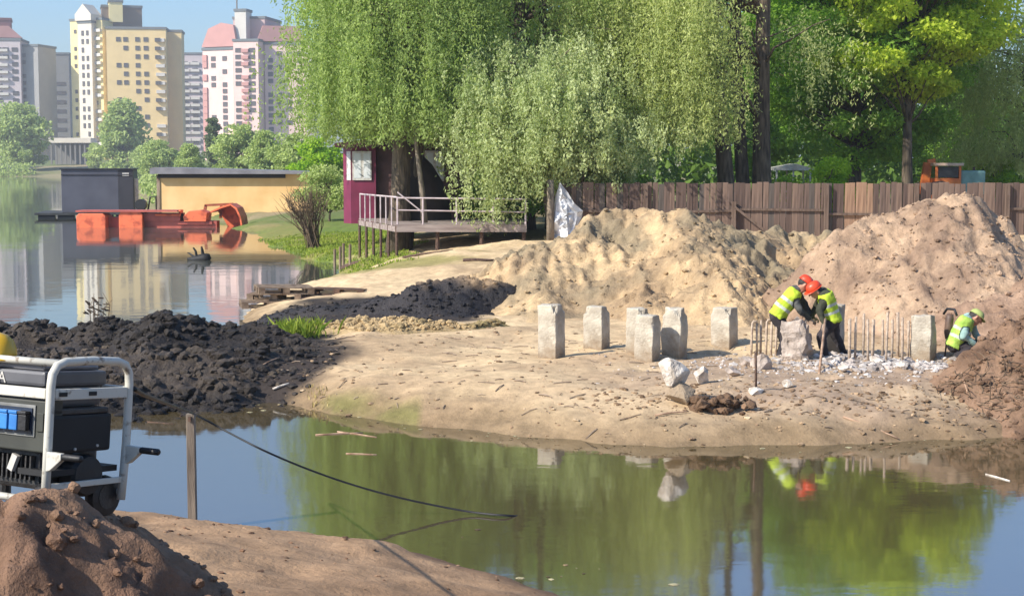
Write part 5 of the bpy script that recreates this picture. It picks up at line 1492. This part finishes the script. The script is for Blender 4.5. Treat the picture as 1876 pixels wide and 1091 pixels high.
# ------------------------------------------------------------------ near bank: stake, cable
q = PZ(353, 954, 0.08)
t = thing('wooden_stake', 'grey-brown square stake at the near edge of the pond', 'stake', (q.x, q.y, gz(q.x, q.y)))
st_top = P(353, 757, q.y)
hh = st_top.z - t.location.z
b = MB(); b.box(-0.036, 0.036, -0.036, 0.036, -0.3, hh); b.build('shaft', pmat('stake_wood', s2l(146, 132, 116), s2l(106, 94, 82), 6, 0.9, 0.4, 40, stretch=(3, 3, 0.4)), t, bevel=0.006)
b = MB(); b.box(-0.012, 0.012, -0.06, -0.037, hh - 0.06, hh - 0.02); b.build('nail', M['darkrust'], t)
ctrl = [P(246, 712, 6.15), P(262, 722, 6.4), P(353, 756.5, q.y - 0.06), P(480, 823, q.y + 0.2), P(600, 872, q.y + 0.45), P(720, 908, q.y + 0.55), P(850, 935, q.y + 0.6), PZ(935, 944, 0.012), PZ(990, 946, -0.12)]
cpts = []
for i_ in range(len(ctrl) - 1):
    p0, p1, p2, p3 = ctrl[max(0, i_ - 1)], ctrl[i_], ctrl[i_ + 1], ctrl[min(len(ctrl) - 1, i_ + 2)]
    for t_ in np.linspace(0, 1, 8)[:-1]:
        cpts.append(0.5 * ((2 * p1) + (p2 - p0) * t_ + (2 * p0 - 5 * p1 + 4 * p2 - p3) * t_ ** 2 + (3 * p1 - p0 - 3 * p2 + p3) * t_ ** 3) if i_ > 1 else p1 * (1 - t_) + p2 * t_)
cpts.append(ctrl[-1])
tag(MB().tube(cpts, 0.010, 6).build('cable', M['black'], smooth=True), 'black electric cable sagging from the generator over the stake into the pond', 'cable')
q = PZ(300, 948, 0.1)
tag(link('soil_lump', rock_mesh(77, (0.06, 0.05, 0.03)), M['darkrust'], None, (q.x, q.y, gz(q.x, q.y) + 0.015)), 'small dark lump on the edge of the near bank beside the generator', 'lump')

# ------------------------------------------------------------------ generator
GX, GY = -1.985, 6.08
t = thing('generator', 'portable petrol generator in a white tube frame at the left edge', 'generator', (GX, GY, 1.875))
t.rotation_euler = (R(-6), 0, R(-28))
t.scale = (0.94, 0.94, 0.94)
gen = t
m_fr = pmat('cream_tube', s2l(212, 208, 194), s2l(140, 124, 104), 22, 0.5, 0.05, 60, lo=0.30, hi=0.42)
m_tank = pmat('grey_tank', s2l(96, 96, 100), s2l(80, 80, 84), 6, 0.45)
m_olive = pmat('olive_panel', s2l(64, 66, 58), s2l(50, 52, 46), 6, 0.6)
m_blue = pmat('blue_socket', s2l(60, 140, 210), s2l(40, 110, 184), 8, 0.4)
m_eng = pmat('engine_grey', s2l(60, 58, 56), s2l(36, 34, 34), 20, 0.5, 0.2, 60)
def loop(x):
    pts = [(x, -0.23, 0.0), (x, -0.23, 0.25), (x, -0.23, 0.50), (x, -0.225, 0.545), (x, -0.20, 0.58), (x, -0.155, 0.595), (x, 0.0, 0.60), (x, 0.155, 0.595), (x, 0.20, 0.58), (x, 0.225, 0.545), (x, 0.23, 0.50), (x, 0.23, 0.25), (x, 0.225, 0.14), (x, 0.215, 0.0)]
    return MB().tube(pts, 0.0185, 12).build('frame_loop', m_fr, t, smooth=True)
loop(0.37); loop(-0.37)
for y_ in (-0.23, 0.23):
    b = MB(); b.box(-0.352, 0.352, y_ - 0.012, y_ + 0.012, 0.445, 0.487); b.build('side_rail', m_fr, t, bevel=0.005)
    b = MB(); b.tube([(-0.37, y_, 0.03), (0.37, y_, 0.03)], 0.016, 8); b.build('base_rail', m_fr, t, smooth=True)
b = MB(); b.tube([(-0.36, -0.185, 0.59), (0.36, -0.185, 0.59)], 0.016, 10); b.build('top_rail', m_fr, t, smooth=True)
b = MB(); b.box(0.360, 0.380, -0.212, 0.212, 0.44, 0.485); cp = b.build('cross_plate', m_fr, t, bevel=0.004)
for yy in (-0.17, 0.0):
    b = MB(); b.box(0.3805, 0.3835, yy - 0.022, yy + 0.022, 0.455, 0.472); b.build('slot', M['black_matt'], cp)
b = MB(); b.box(0.36, 0.378, -0.21, 0.21, 0.075, 0.10); b.build('lower_bar', m_fr, t, bevel=0.004)
b = MB(); b.box(-0.33, 0.30, -0.195, 0.17, 0.488, 0.552); b.box(-0.33, 0.28, -0.185, 0.16, 0.4, 0.487); tk = b.build('fuel_tank', m_tank, t, bevel=0.014)
b = MB(); b.box(-0.31, 0.27, -0.17, 0.15, 0.553, 0.578); b.build('tank_top', pmat('tank_top', s2l(136, 136, 140), s2l(116, 116, 120), 6, 0.35), tk, bevel=0.012)
# lettering on the tank (last letter of the maker's name shows)
fc = bpy.data.curves.new('lettering', 'FONT'); fc.body = 'A'; fc.size = 0.066; fc.extrude = 0.001
fo = bpy.data.objects.new('lettering_tmp', fc); COL.objects.link(fo)
bpy.context.view_layer.update()
me = bpy.data.meshes.new_from_object(fo.evaluated_get(bpy.context.evaluated_depsgraph_get()))
bpy.data.objects.remove(fo, do_unlink=True)
link('lettering', me, M['white_paint'], tk, (0.04, -0.1975, 0.494), (math.pi / 2, 0, 0))
b = MB(); b.box(-0.34, 0.345, -0.225, -0.13, 0.225, 0.435); cpn = b.build('control_panel', m_olive, t, bevel=0.006)
b = MB(); b.box(0.05, 0.292, -0.231, -0.2255, 0.285, 0.415); b.build('socket_frame', pmat('socket_bezel', s2l(140, 140, 136), s2l(110, 110, 106), 8, 0.5), cpn, bevel=0.002)
b = MB(); b.box(0.062, 0.280, -0.2365, -0.2315, 0.297, 0.403); b.build('socket_plate', pmat('navy_plate', s2l(30, 44, 66), s2l(22, 34, 52), 8, 0.4), cpn)
for xx in (0.09, 0.145, 0.20, 0.25):
    b = MB(); b.box(xx - 0.022, xx + 0.022, -0.262, -0.237, 0.31, 0.375); b.box(xx - 0.024, xx + 0.024, -0.267, -0.237, 0.376, 0.39); b.build('socket', m_blue if xx < 0.24 else M['black'], cpn, bevel=0.004)
b = MB(); b.box(0.302, 0.338, -0.232, -0.2255, 0.31, 0.385); b.build('label_plate', m_olive, cpn, bevel=0.002)
b = MB(); b.box(-0.30, 0.26, -0.16, 0.18, 0.06, 0.22); en_ = b.build('engine', m_eng, t, bevel=0.02)
for k in range(9):
    b = MB(); b.box(0.02 + k * 0.026, 0.028 + k * 0.026, -0.185, -0.161, 0.10, 0.20); b.build('fin', m_eng, en_)
b = MB(); b.lathe([(0.05, -0.205), (0.06, -0.19), (0.06, -0.161)], 16, axis='Y', c=(-0.08, 0, 0.14)); b.build('recoil_starter', M['black'], en_)
b = MB(); b.obox((0.155, -0.20, 0.17), 0.03, 0.02, 0.07, (0, 0.4, 0)); b.build('fuel_lever', M['white_paint'], en_)
b = MB(); b.box(0.262, 0.352, -0.20, 0.155, 0.215, 0.375); mu_ = b.build('muffler', M['black_matt'], t, bevel=0.014)
b = MB(); b.box(0.24, 0.345, -0.20, 0.14, 0.3755, 0.40); b.build('heat_shield', m_eng, mu_, bevel=0.006)
for yy, zz in ((-0.06, 0.232), (0.07, 0.24)):
    b = MB(); b.lathe([(0.006, 0), (0.006, 0.006)], 8, axis='X', c=(0.3525, yy, zz)); b.build('bolt', M['white_paint'], mu_)
b = MB(); b.lathe([(0.07, 0), (0.09, 0.015), (0.09, 0.08), (0.08, 0.10), (0.03, 0.105)], 22, axis='X', c=(0.255, 0.03, 0.115)); b.build('alternator_cover', M['black'], t, smooth=False)
b = MB(); b.box(0.18, 0.352, -0.2, 0.2, 0.125, 0.150); b.build('cross_member', M['black_matt'], t)
for yy in (-0.15, 0.165):
    b = MB(); b.lathe([(0.055, -0.005), (0.085, 0.0), (0.09, 0.02), (0.085, 0.045), (0.055, 0.05)], 22, axis='X'); w_ = b.build('wheel', M['black'], t, loc=(0.29, yy, 0.015))
    b = MB(); b.lathe([(0.054, -0.008), (0.054, 0.052)], 16, axis='X'); b.build('rim', m_eng, w_)
for yy in (-0.23, 0.23):
    b = MB(); b.add([(0.365, yy - 0.016, 0.15), (0.365, yy + 0.016, 0.15), (0.365, yy - 0.016, 0.235), (0.365, yy + 0.016, 0.235), (0.455, yy - 0.014, 0.232), (0.455, yy + 0.014, 0.232), (0.455, yy - 0.014, 0.205), (0.455, yy + 0.014, 0.205), (0.40, yy - 0.015, 0.16), (0.40, yy + 0.015, 0.16)],
                    [(0, 2, 4, 6, 8), (1, 9, 7, 5, 3), (2, 3, 5, 4), (4, 5, 7, 6), (6, 7, 9, 8), (8, 9, 1, 0), (0, 1, 3, 2)])
    hd = b.build('handle', m_fr, t, bevel=0.004)
    b = MB(); b.tube([(0.45, yy, 0.219), (0.462, yy, 0.219), (0.55, yy, 0.219), (0.556, yy, 0.219)], [0.011, 0.0145, 0.0145, 0.010], 12); b.build('grip', M['black'], hd, smooth=True)
for xx in (-0.3, 0.3):
    for yy in (-0.2, 0.2):
        b = MB(); b.lathe([(0.03, -0.06), (0.025, 0.03)], 10, c=(xx, yy, 0.0)); b.build('foot', M['black'], t)
# yellow hard hat and board on the generator
def hard_hat(name, label, loc, rot, mat, sc=1.0, grp=None, parent=None):
    b = MB(); n_ = 20; vs, fs = [], []
    prof = [(1.0, 0.0), (1.0, 0.15), (0.97, 0.38), (0.86, 0.68), (0.62, 0.92), (0.3, 1.02), (0.0001, 1.05)]
    for (r_, z_) in prof:
        for k in range(n_):
            a = 2 * math.pi * k / n_; ridge_ = 1 + 0.03 * (abs(math.sin(a)) < 0.25) * (r_ < 0.99)
            vs.append((0.135 * r_ * math.cos(a) * sc, 0.108 * r_ * math.sin(a) * sc, 0.115 * z_ * ridge_ * sc))
    for j in range(len(prof) - 1):
        for k in range(n_): fs.append((j * n_ + k, j * n_ + (k + 1) % n_, (j + 1) * n_ + (k + 1) % n_, (j + 1) * n_ + k))
    b.add(vs, fs)
    me = b.mesh('hat_shell', smooth=True)
    root = parent if parent is not None else thing(name, label, 'hard hat', loc)
    if parent is None:
        root.rotation_euler = rot
        sh_ = link('shell', me, mat, root)
    else:
        sh_ = link(name, me, mat, root, loc, rot)
    sh_.modifiers.new('thick', 'SOLIDIFY').thickness = 0.004
    b = MB(); vs, fs = [], []
    for k in range(n_):
        a = 2 * math.pi * k / n_; ext = 0.012 + (0.05 if math.cos(a) > 0.5 else 0.0) * max(0, math.cos(a))
        for rr_, zz in ((0.0, 0.004), (ext, -0.004)):
            vs.append(((0.135 + rr_) * math.cos(a) * sc, (0.108 + rr_) * math.sin(a) * sc, zz * sc))
    for k in range(n_): fs.append((2 * k, 2 * k + 1, 2 * ((k + 1) % n_) + 1, 2 * ((k + 1) % n_)))
    b.add(vs, fs); br = b.build('brim', mat, sh_, smooth=True); br.modifiers.new('thick', 'SOLIDIFY').thickness = 0.004
    return root
m_yel = pmat('yellow_plastic', s2l(222, 176, 40), s2l(204, 158, 32), 8, 0.4)
m_orh = pmat('orange_plastic', s2l(240, 84, 44), s2l(226, 70, 38), 8, 0.4)
q = P(-16, 652, 6.05)
hard_hat('hard_hat', 'yellow hard hat lying on top of the generator at the left edge', (q.x, q.y, q.z), (R(-3), 0, R(-30)), m_yel, 0.82)

# ------------------------------------------------------------------ people
SKIN = pmat('skin', s2l(206, 150, 122), s2l(186, 130, 104), 12, 0.6)
CL = {'trouser': pmat('dark_trousers', s2l(62, 56, 60), s2l(44, 40, 44), 6, 0.9), 'jacket': pmat('grey_work_jacket', s2l(92, 92, 88), s2l(66, 66, 64), 6, 0.9), 'olive': pmat('olive_jacket', s2l(70, 72, 52), s2l(52, 54, 40), 6, 0.9),
      'blue': pmat('pale_blue_shirt', s2l(176, 204, 196), s2l(140, 172, 164), 6, 0.9), 'boot': pmat('work_boot', s2l(58, 54, 54), s2l(40, 38, 38), 8, 0.8), 'glove': pmat('work_glove', s2l(178, 160, 146), s2l(150, 130, 116), 8, 0.9),
      'hair': pmat('dark_hair', s2l(48, 38, 32), s2l(34, 28, 24), 20, 0.7), 'eye': pmat('eye_dark', s2l(30, 26, 26), s2l(24, 20, 20), 8, 0.3)}
m_vest = pmat('hi_vis_yellow', s2l(208, 232, 60), s2l(166, 190, 48), 9, 0.8, 0.3, 30)
m_vest2 = pmat('hi_vis_green', s2l(192, 226, 100), s2l(150, 186, 74), 9, 0.8, 0.3, 30)
m_strip = pmat('reflective_strip', s2l(214, 220, 206), s2l(188, 194, 180), 10, 0.35)
m_cap = pmat('pale_green_cap', s2l(186, 196, 120), s2l(164, 174, 100), 8, 0.8)

def person(label, Y, base_px, base_py, J, topmat, face, vestmat, hat, grips, trouser='trouser'):
    """J: joint name -> (px, py, dy). one continuous remeshed body; vest and hat are children"""
    o0 = P(base_px, base_py, Y)
    pt = {k: np.array((P(v[0], v[1], Y + v[2]) - o0)[:]) for k, v in J.items()}
    b = MB(); seg = []          # (a, b, ra, rb, key)
    def cap(a, c, ra, rc, key, n=12):
        a, c = np.array(a, float), np.array(c, float)
        seg.append((a, c, ra, rc, key)); d = c - a; L = np.linalg.norm(d); d = d / (L + 1e-9)
        pts, rs = [], []
        for th in (80, 55, 28): pts.append(a - d * ra * math.sin(R(th))); rs.append(ra * math.cos(R(th)))
        pts.append(a); rs.append(ra); pts.append((a + c) / 2); rs.append((ra + rc) / 2); pts.append(c); rs.append(rc)
        for th in (28, 55, 80): pts.append(c + d * rc * math.sin(R(th))); rs.append(rc * math.cos(R(th)))
        b.tube(pts, rs, n)
    hl, hr, sl, sr = pt['hipN'], pt['hipF'], pt['shN'], pt['shF']
    mid = lambda a, c, t: a * (1 - t) + c * t
    hc, scn = (hl + hr) / 2, (sl + sr) / 2
    bulge = pt.get('back', np.zeros(3))
    wc = mid(hc, scn, 0.5) + bulge
    wl_, wr_ = mid(hl, sl, 0.5) + bulge, mid(hr, sr, 0.5) + bulge
    for a, w_, c in ((hl, wl_, sl), (hr, wr_, sr), (hc, wc, scn)):
        cap(a, w_, 0.105, 0.112, 'torso'); cap(w_, c, 0.112, 0.10, 'torso')
    cap(hl, hr, 0.115, 0.115, 'hip'); cap(sl, sr, 0.085, 0.085, 'torso')
    cap(scn, pt['neck'], 0.07, 0.055, 'torso'); cap(pt['neck'], pt['head'], 0.052, 0.055, 'skin')
    hd = pt['head']; f = np.array(face, float); f /= np.linalg.norm(f)
    upv = hd - pt['neck']; upv = upv - f * (upv @ f); upv /= np.linalg.norm(upv); sd = np.cross(f, upv)
    cap(hd - upv * 0.02, hd + upv * 0.045, 0.080, 0.085, 'skin', 16); cap(hd + f * 0.02 - upv * 0.075, hd + f * 0.025 + upv * 0.01, 0.05, 0.07, 'skin', 14)
    cap(hd - f * 0.02 + upv * 0.03, hd - f * 0.03 + upv * 0.01, 0.088, 0.08, 'hair', 14)
    cap(hd + f * 0.09 + upv * 0.015, hd + f * 0.112 - upv * 0.022, 0.010, 0.014, 'skin', 8)
    cap(hd + f * 0.076 - upv * 0.06 - sd * 0.02, hd + f * 0.076 - upv * 0.06 + sd * 0.02, 0.012, 0.012, 'skin', 8)
    for s_ in (-1, 1):
        cap(hd + sd * s_ * 0.083 + upv * 0.01, hd + sd * s_ * 0.086 - upv * 0.025, 0.016, 0.012, 'skin', 8)
        cap(hd + f * 0.080 + sd * s_ * 0.032 + upv * 0.018, hd + f * 0.081 + sd * s_ * 0.036 + upv * 0.018, 0.011, 0.011, 'eye', 8)
    for s_ in ('N', 'F'):
        cap(pt['sh' + s_], pt['el' + s_], 0.070, 0.052, 'sleeve'); cap(pt['el' + s_], pt['wr' + s_], 0.052, 0.036, 'sleeve')
        w_ = pt['wr' + s_]; g = pt['grip' + s_] if ('grip' + s_) in pt else w_ + (w_ - pt['el' + s_]) * 0.3
        d = g - w_; d /= np.linalg.norm(d) + 1e-9; ax = np.array(grips, float); ax = ax - d * (ax @ d); ax /= np.linalg.norm(ax); cu = np.cross(d, ax)
        if cu[2] > 0: cu = -cu
        for e in (-1, -0.35, 0.35, 1): cap(w_ + ax * e * 0.012, w_ + d * 0.085 + ax * e * 0.030, 0.018, 0.014, 'hand', 8)
        for i_, ln in enumerate((0.86, 1.0, 0.95, 0.75)):
            p0 = w_ + d * 0.088 + ax * (i_ - 1.5) * 0.021
            p1 = p0 + d * 0.034 * ln + cu * 0.016; p2 = p1 + d * 0.006 + cu * 0.030 * ln; p3 = p2 - d * 0.022 * ln + cu * 0.008
            cap(p0, p1, 0.0105, 0.010, 'hand', 7); cap(p1, p2, 0.010, 0.0095, 'hand', 7); cap(p2, p3, 0.0095, 0.0085, 'hand', 7)
        q0 = w_ + d * 0.025 - ax * 0.028; q1 = q0 + d * 0.035 - ax * 0.022 + cu * 0.012; q2 = q1 + d * 0.026 + cu * 0.022 + ax * 0.008
        cap(q0, q1, 0.014, 0.011, 'hand', 7); cap(q1, q2, 0.011, 0.009, 'hand', 7)
        cap(pt['hip' + s_], pt['kn' + s_], 0.100, 0.072, 'leg'); cap(pt['kn' + s_], pt['an' + s_], 0.070, 0.055, 'leg')
        an, to = pt['an' + s_], pt['to' + s_]
        cap(an, an - np.array([0, 0, 0.03]), 0.056, 0.050, 'boot'); cap(an - np.array([0, 0, 0.03]), to, 0.048, 0.040, 'boot'); cap(an - np.array([0, 0, 0.035]), an - np.array([0, 0, 0.035]) - (to - an) * 0.35, 0.046, 0.040, 'boot')
    tmp = link('tmp_body', b.mesh('tmp_body'))
    rmsh = tmp.modifiers.new('r', 'REMESH'); rmsh.mode = 'VOXEL'; rmsh.voxel_size = 0.0115; rmsh.use_smooth_shade = True
    sm = tmp.modifiers.new('s', 'SMOOTH'); sm.factor = 0.5; sm.iterations = 3
    bpy.context.view_layer.update()
    me = bpy.data.meshes.new_from_object(tmp.evaluated_get(bpy.context.evaluated_depsgraph_get()))
    bpy.data.objects.remove(tmp, do_unlink=True)
    nv = len(me.vertices); co = np.empty(nv * 3, np.float32); me.vertices.foreach_get('co', co); co = co.reshape(-1, 3).astype(float)
    nr = np.empty(nv * 3, np.float32); me.vertices.foreach_get('normal', nr); nr = nr.reshape(-1, 3)
    best = np.full(nv, 9.0); key = np.zeros(nv, int); names = [s_[4] for s_ in seg]; tt = np.zeros(nv)
    for i_, (a, c, ra, rc, k_) in enumerate(seg):
        d = c - a; t_ = np.clip(((co - a) @ d) / (d @ d + 1e-9), 0, 1)
        dist = np.linalg.norm(co - a - t_[:, None] * d, axis=1) - (ra + (rc - ra) * t_)
        m_ = dist < best; best[m_] = dist[m_]; key[m_] = i_
    kn = np.array(names)[key]
    # cloth folds
    cloth = np.isin(kn, ['torso', 'sleeve', 'leg', 'hip'])
    fold = fbm(co[:, 0] * 1.0 + co[:, 1] * 0.6, co[:, 2] + co[:, 1] * 0.5, 0.10, 3, 7) * 0.02
    co = co + nr * (fold * cloth)[:, None]
    me.vertices.foreach_set('co', co.astype(np.float32).ravel())
    order = ['skin', 'torso', 'sleeve', 'hip', 'leg', 'boot', 'hand', 'hair', 'eye']
    for m_ in (SKIN, CL[topmat], CL[topmat], CL[trouser], CL[trouser], CL['boot'], CL['glove'], CL['hair'], CL['eye']): me.materials.append(m_)
    km = np.array([order.index(x) for x in kn])
    nf = len(me.polygons); ls = np.empty(nf, np.int32); me.polygons.foreach_get('loop_start', ls)
    li = np.empty(len(me.loops), np.int32); me.loops.foreach_get('vertex_index', li)
    me.polygons.foreach_set('material_index', km[li[ls]].astype(np.int32)); me.polygons.foreach_set('use_smooth', [True] * nf); me.update()
    root = thing('person', label, 'person', o0)
    me.name = 'body'
    link('body', me, None, root)
    # vest grown from the torso surface
    fq = np.array([p.vertices[:] for p in me.polygons if len(p.vertices) == 4])
    intor = np.isin(kn, ['torso']) | ((kn == 'hip') & (((co - hc) @ (scn - hc)) > -0.02))
    neck_h = ((co - hc) @ (scn - hc)) / ((scn - hc) @ (scn - hc))
    intor &= neck_h < 1.12
    fsel = fq[intor[fq].all(1)]
    used = np.unique(fsel); rmv = np.full(nv, -1); rmv[used] = np.arange(len(used))
    vv = co[used] + nr[used] * 0.014
    ax_t = neck_h[fsel].mean(1)
    mi = ((np.abs(ax_t - 0.30) < 0.06) | (np.abs(ax_t - 0.62) < 0.06)).astype(int)
    vm = mesh_np('vest', vv, rmv[fsel], mi=mi); vo = link('vest', vm, [vestmat, m_strip], root)
    so_ = vo.modifiers.new('thick', 'SOLIDIFY'); so_.thickness = 0.006; so_.offset = 0
    # hat
    Mx = Matrix((Vector(f), Vector(sd), Vector(upv))).transposed()
    if Mx.determinant() < 0: Mx = Matrix((Vector(f), Vector(-sd), Vector(upv))).transposed()
    rot = Mx.to_euler()
    hard_hat('hard_hat' if hat is m_orh else 'cap', '', tuple(hd + upv * 0.035 - f * 0.005), rot, hat, 0.86 if hat is m_orh else 0.80, parent=root)
    return root, pt, o0

Y1 = 22.1
person('worker in a yellow vest and grey sleeves bending to the right, orange hard hat', Y1, 1430, 660, {
    'hipN': (1423, 578, -0.10), 'hipF': (1427, 574, 0.10), 'shN': (1452, 540, -0.17), 'shF': (1458, 534, 0.17), 'neck': (1464, 529, 0), 'head': (1474, 521, 0), 'elN': (1464, 566, -0.24), 'elF': (1476, 562, 0.2),
    'wrN': (1482, 584, -0.12), 'wrF': (1486, 580, 0.08), 'gripN': (1494, 588, -0.08), 'gripF': (1498, 584, 0.06), 'knN': (1441, 614, -0.14), 'knF': (1434, 618, 0.14), 'anN': (1427, 652, -0.14), 'anF': (1440, 648, 0.16), 'toN': (1443, 658, -0.14), 'toF': (1456, 653, 0.16)},
    'jacket', (0.75, -0.1, -0.6), m_vest, m_orh, (0.2, 1, 0))
Y2 = 22.0
person('worker in a yellow-green vest and olive sleeves bending to the left, orange hard hat', Y2, 1525, 660, {
    'hipN': (1526, 584, -0.10), 'hipF': (1523, 580, 0.10), 'shN': (1513, 543, -0.17), 'shF': (1508, 537, 0.17), 'neck': (1503, 534, -0.02), 'head': (1493, 532, -0.04), 'elN': (1501, 570, -0.25), 'elF': (1495, 564, 0.18),
    'wrN': (1509, 592, -0.30), 'wrF': (1487, 582, 0.06), 'gripN': (1507, 600, -0.32), 'gripF': (1476, 586, 0.04), 'knN': (1505, 616, -0.16), 'knF': (1531, 616, 0.14), 'anN': (1513, 653, -0.14), 'anF': (1548, 650, 0.16), 'toN': (1498, 659, -0.15), 'toF': (1534, 655, 0.16)},
    'olive', (-0.8, -0.15, -0.5), m_vest, m_orh, (0.2, 1, 0.1))
Y3 = 22.0
person('crouching worker in a pale blue shirt and green vest beside the rightmost pile', Y3, 1752, 660, {
    'hipN': (1748, 632, -0.10), 'hipF': (1752, 629, 0.10), 'shN': (1768, 590, -0.17), 'shF': (1774, 586, 0.17), 'neck': (1777, 584, 0), 'head': (1787, 582, 0), 'elN': (1766, 616, -0.26), 'elF': (1788, 612, 0.2),
    'wrN': (1784, 628, -0.22), 'wrF': (1798, 624, 0.12), 'knN': (1778, 634, -0.16), 'knF': (1782, 630, 0.16), 'anN': (1752, 654, -0.16), 'anF': (1758, 652, 0.16), 'toN': (1768, 658, -0.16), 'toF': (1774, 656, 0.16)},
    'blue', (0.75, -0.2, -0.55), m_vest2, m_cap, (0.2, 1, 0))

# tools
def tool_pole(label, a, c, r, mat, name='pole', cat='tool'):
    return tag(MB().tube([a, (a + c) / 2, c], r, 8).build(name, M[mat], smooth=True), label, cat)
q = ray_ground(1500, 690, 17, 24)
tool_pole('pale wooden shovel handle held upright by the right-hand worker', q - Vector((0, 0, 0.03)), P(1512, 584, 21.68), 0.018, 'stick', 'shovel_handle')
def breaker(label, base, top, lean_px):
    t = thing('breaker_hammer', label, 'hammer', base)
    v = top - base; L = v.length; t.rotation_euler = v.to_track_quat('Z', 'Y').to_euler()
    b = MB(); b.tube([(0, 0, -0.04), (0, 0, L * 0.4)], [0.008, 0.016], 8); b.build('chisel', M['darkrust'], t, smooth=True)
    b = MB(); b.lathe([(0.025, L * 0.36), (0.04, L * 0.42), (0.055, L * 0.5), (0.06, L * 0.8), (0.045, L * 0.9)], 14); b.build('body', pmat('brown_tool_body', s2l(112, 88, 72), s2l(84, 64, 54), 8, 0.6), t, smooth=True)
    b = MB(); b.tube([(-0.13, 0, L * 0.88), (-0.07, 0, L), (0.07, 0, L), (0.13, 0, L * 0.88)], 0.018, 8); b.build('handle', M['black'], t, smooth=True)
q = ray_ground(1731, 652, 19, 26)
breaker('dark breaker hammer standing upright between the rightmost pile and the crouching worker', q, P(1742, 566, q.y + 0.05), 0)

# twigs and straw trodden into the sand, scum at the pond edge
rng = np.random.default_rng(404)
b = MB(); n = 0
while n < 240:
    x, y = rng.uniform(-3.5, 7.5), 17.6 + 7 * rng.random() ** 1.4
    z = gz(x, y)
    if z < 0.03: continue
    a, l_ = rng.normal() * 0.6, 0.05 + 0.22 * rng.random() ** 2
    dx_, dy_ = math.cos(a) * l_ / 2, math.sin(a) * l_ / 2
    b.tube([(x - dx_, y - dy_, gz(x - dx_, y - dy_) + 0.008), (x, y, z + 0.016), (x + dx_, y + dy_, gz(x + dx_, y + dy_) + 0.008)], 0.004 + 0.005 * rng.random(), 4); n += 1
tag(b.build('twig_litter', M['wood_old']), 'thin twigs and straw trodden into the sandy spit', 'litter', kind='stuff')
X = rng.uniform(-7, 8, 9000); Y = rng.uniform(11, 21, 9000)
_, sa_, sb_g, _ = G(X, Y, fine=False, full=True)
ds = -np.maximum(sa_, sb_g)
ok = (ds > 0.02) & (ds < 0.1 + 0.9 * rng.random(9000) ** 4) & (fbm(X, Y, 1.2, 2, 3) > -0.1)
X, Y = X[ok][:900], Y[ok][:900]; n = len(X)
s_ = 0.008 + 0.03 * rng.random(n) ** 3
cc = np.array([s2l(150, 130, 96), s2l(96, 84, 60), s2l(190, 180, 140)])[rng.integers(3, size=n)][:, :3]
tag(link('floating_scum', lumps_mesh('floating_scum', np.stack([X, Y, np.full(n, 0.002)], 1), s_, rng, 0.12, cc), M['clay']), 'bits of leaf and scum floating along the pond edges', 'debris', kind='stuff')

# ------------------------------------------------------------------ summer haze over the lake
m_hz = bpy.data.materials.new('haze'); m_hz.use_nodes = True
nt = m_hz.node_tree; nt.nodes.remove(nt.nodes['Principled BSDF'])
pv = nt.nodes.new('ShaderNodeVolumePrincipled')
pv.inputs['Color'].default_value = (0.92, 0.95, 1.0, 1); pv.inputs['Density'].default_value = 0.0004; pv.inputs['Anisotropy'].default_value = 0.2
nt.links.new(pv.outputs[0], nt.nodes['Material Output'].inputs['Volume'])
b = MB(); b.box(-720, 720, -60, 920, -4, 75)
tag(b.build('haze', m_hz), kind='stuff')
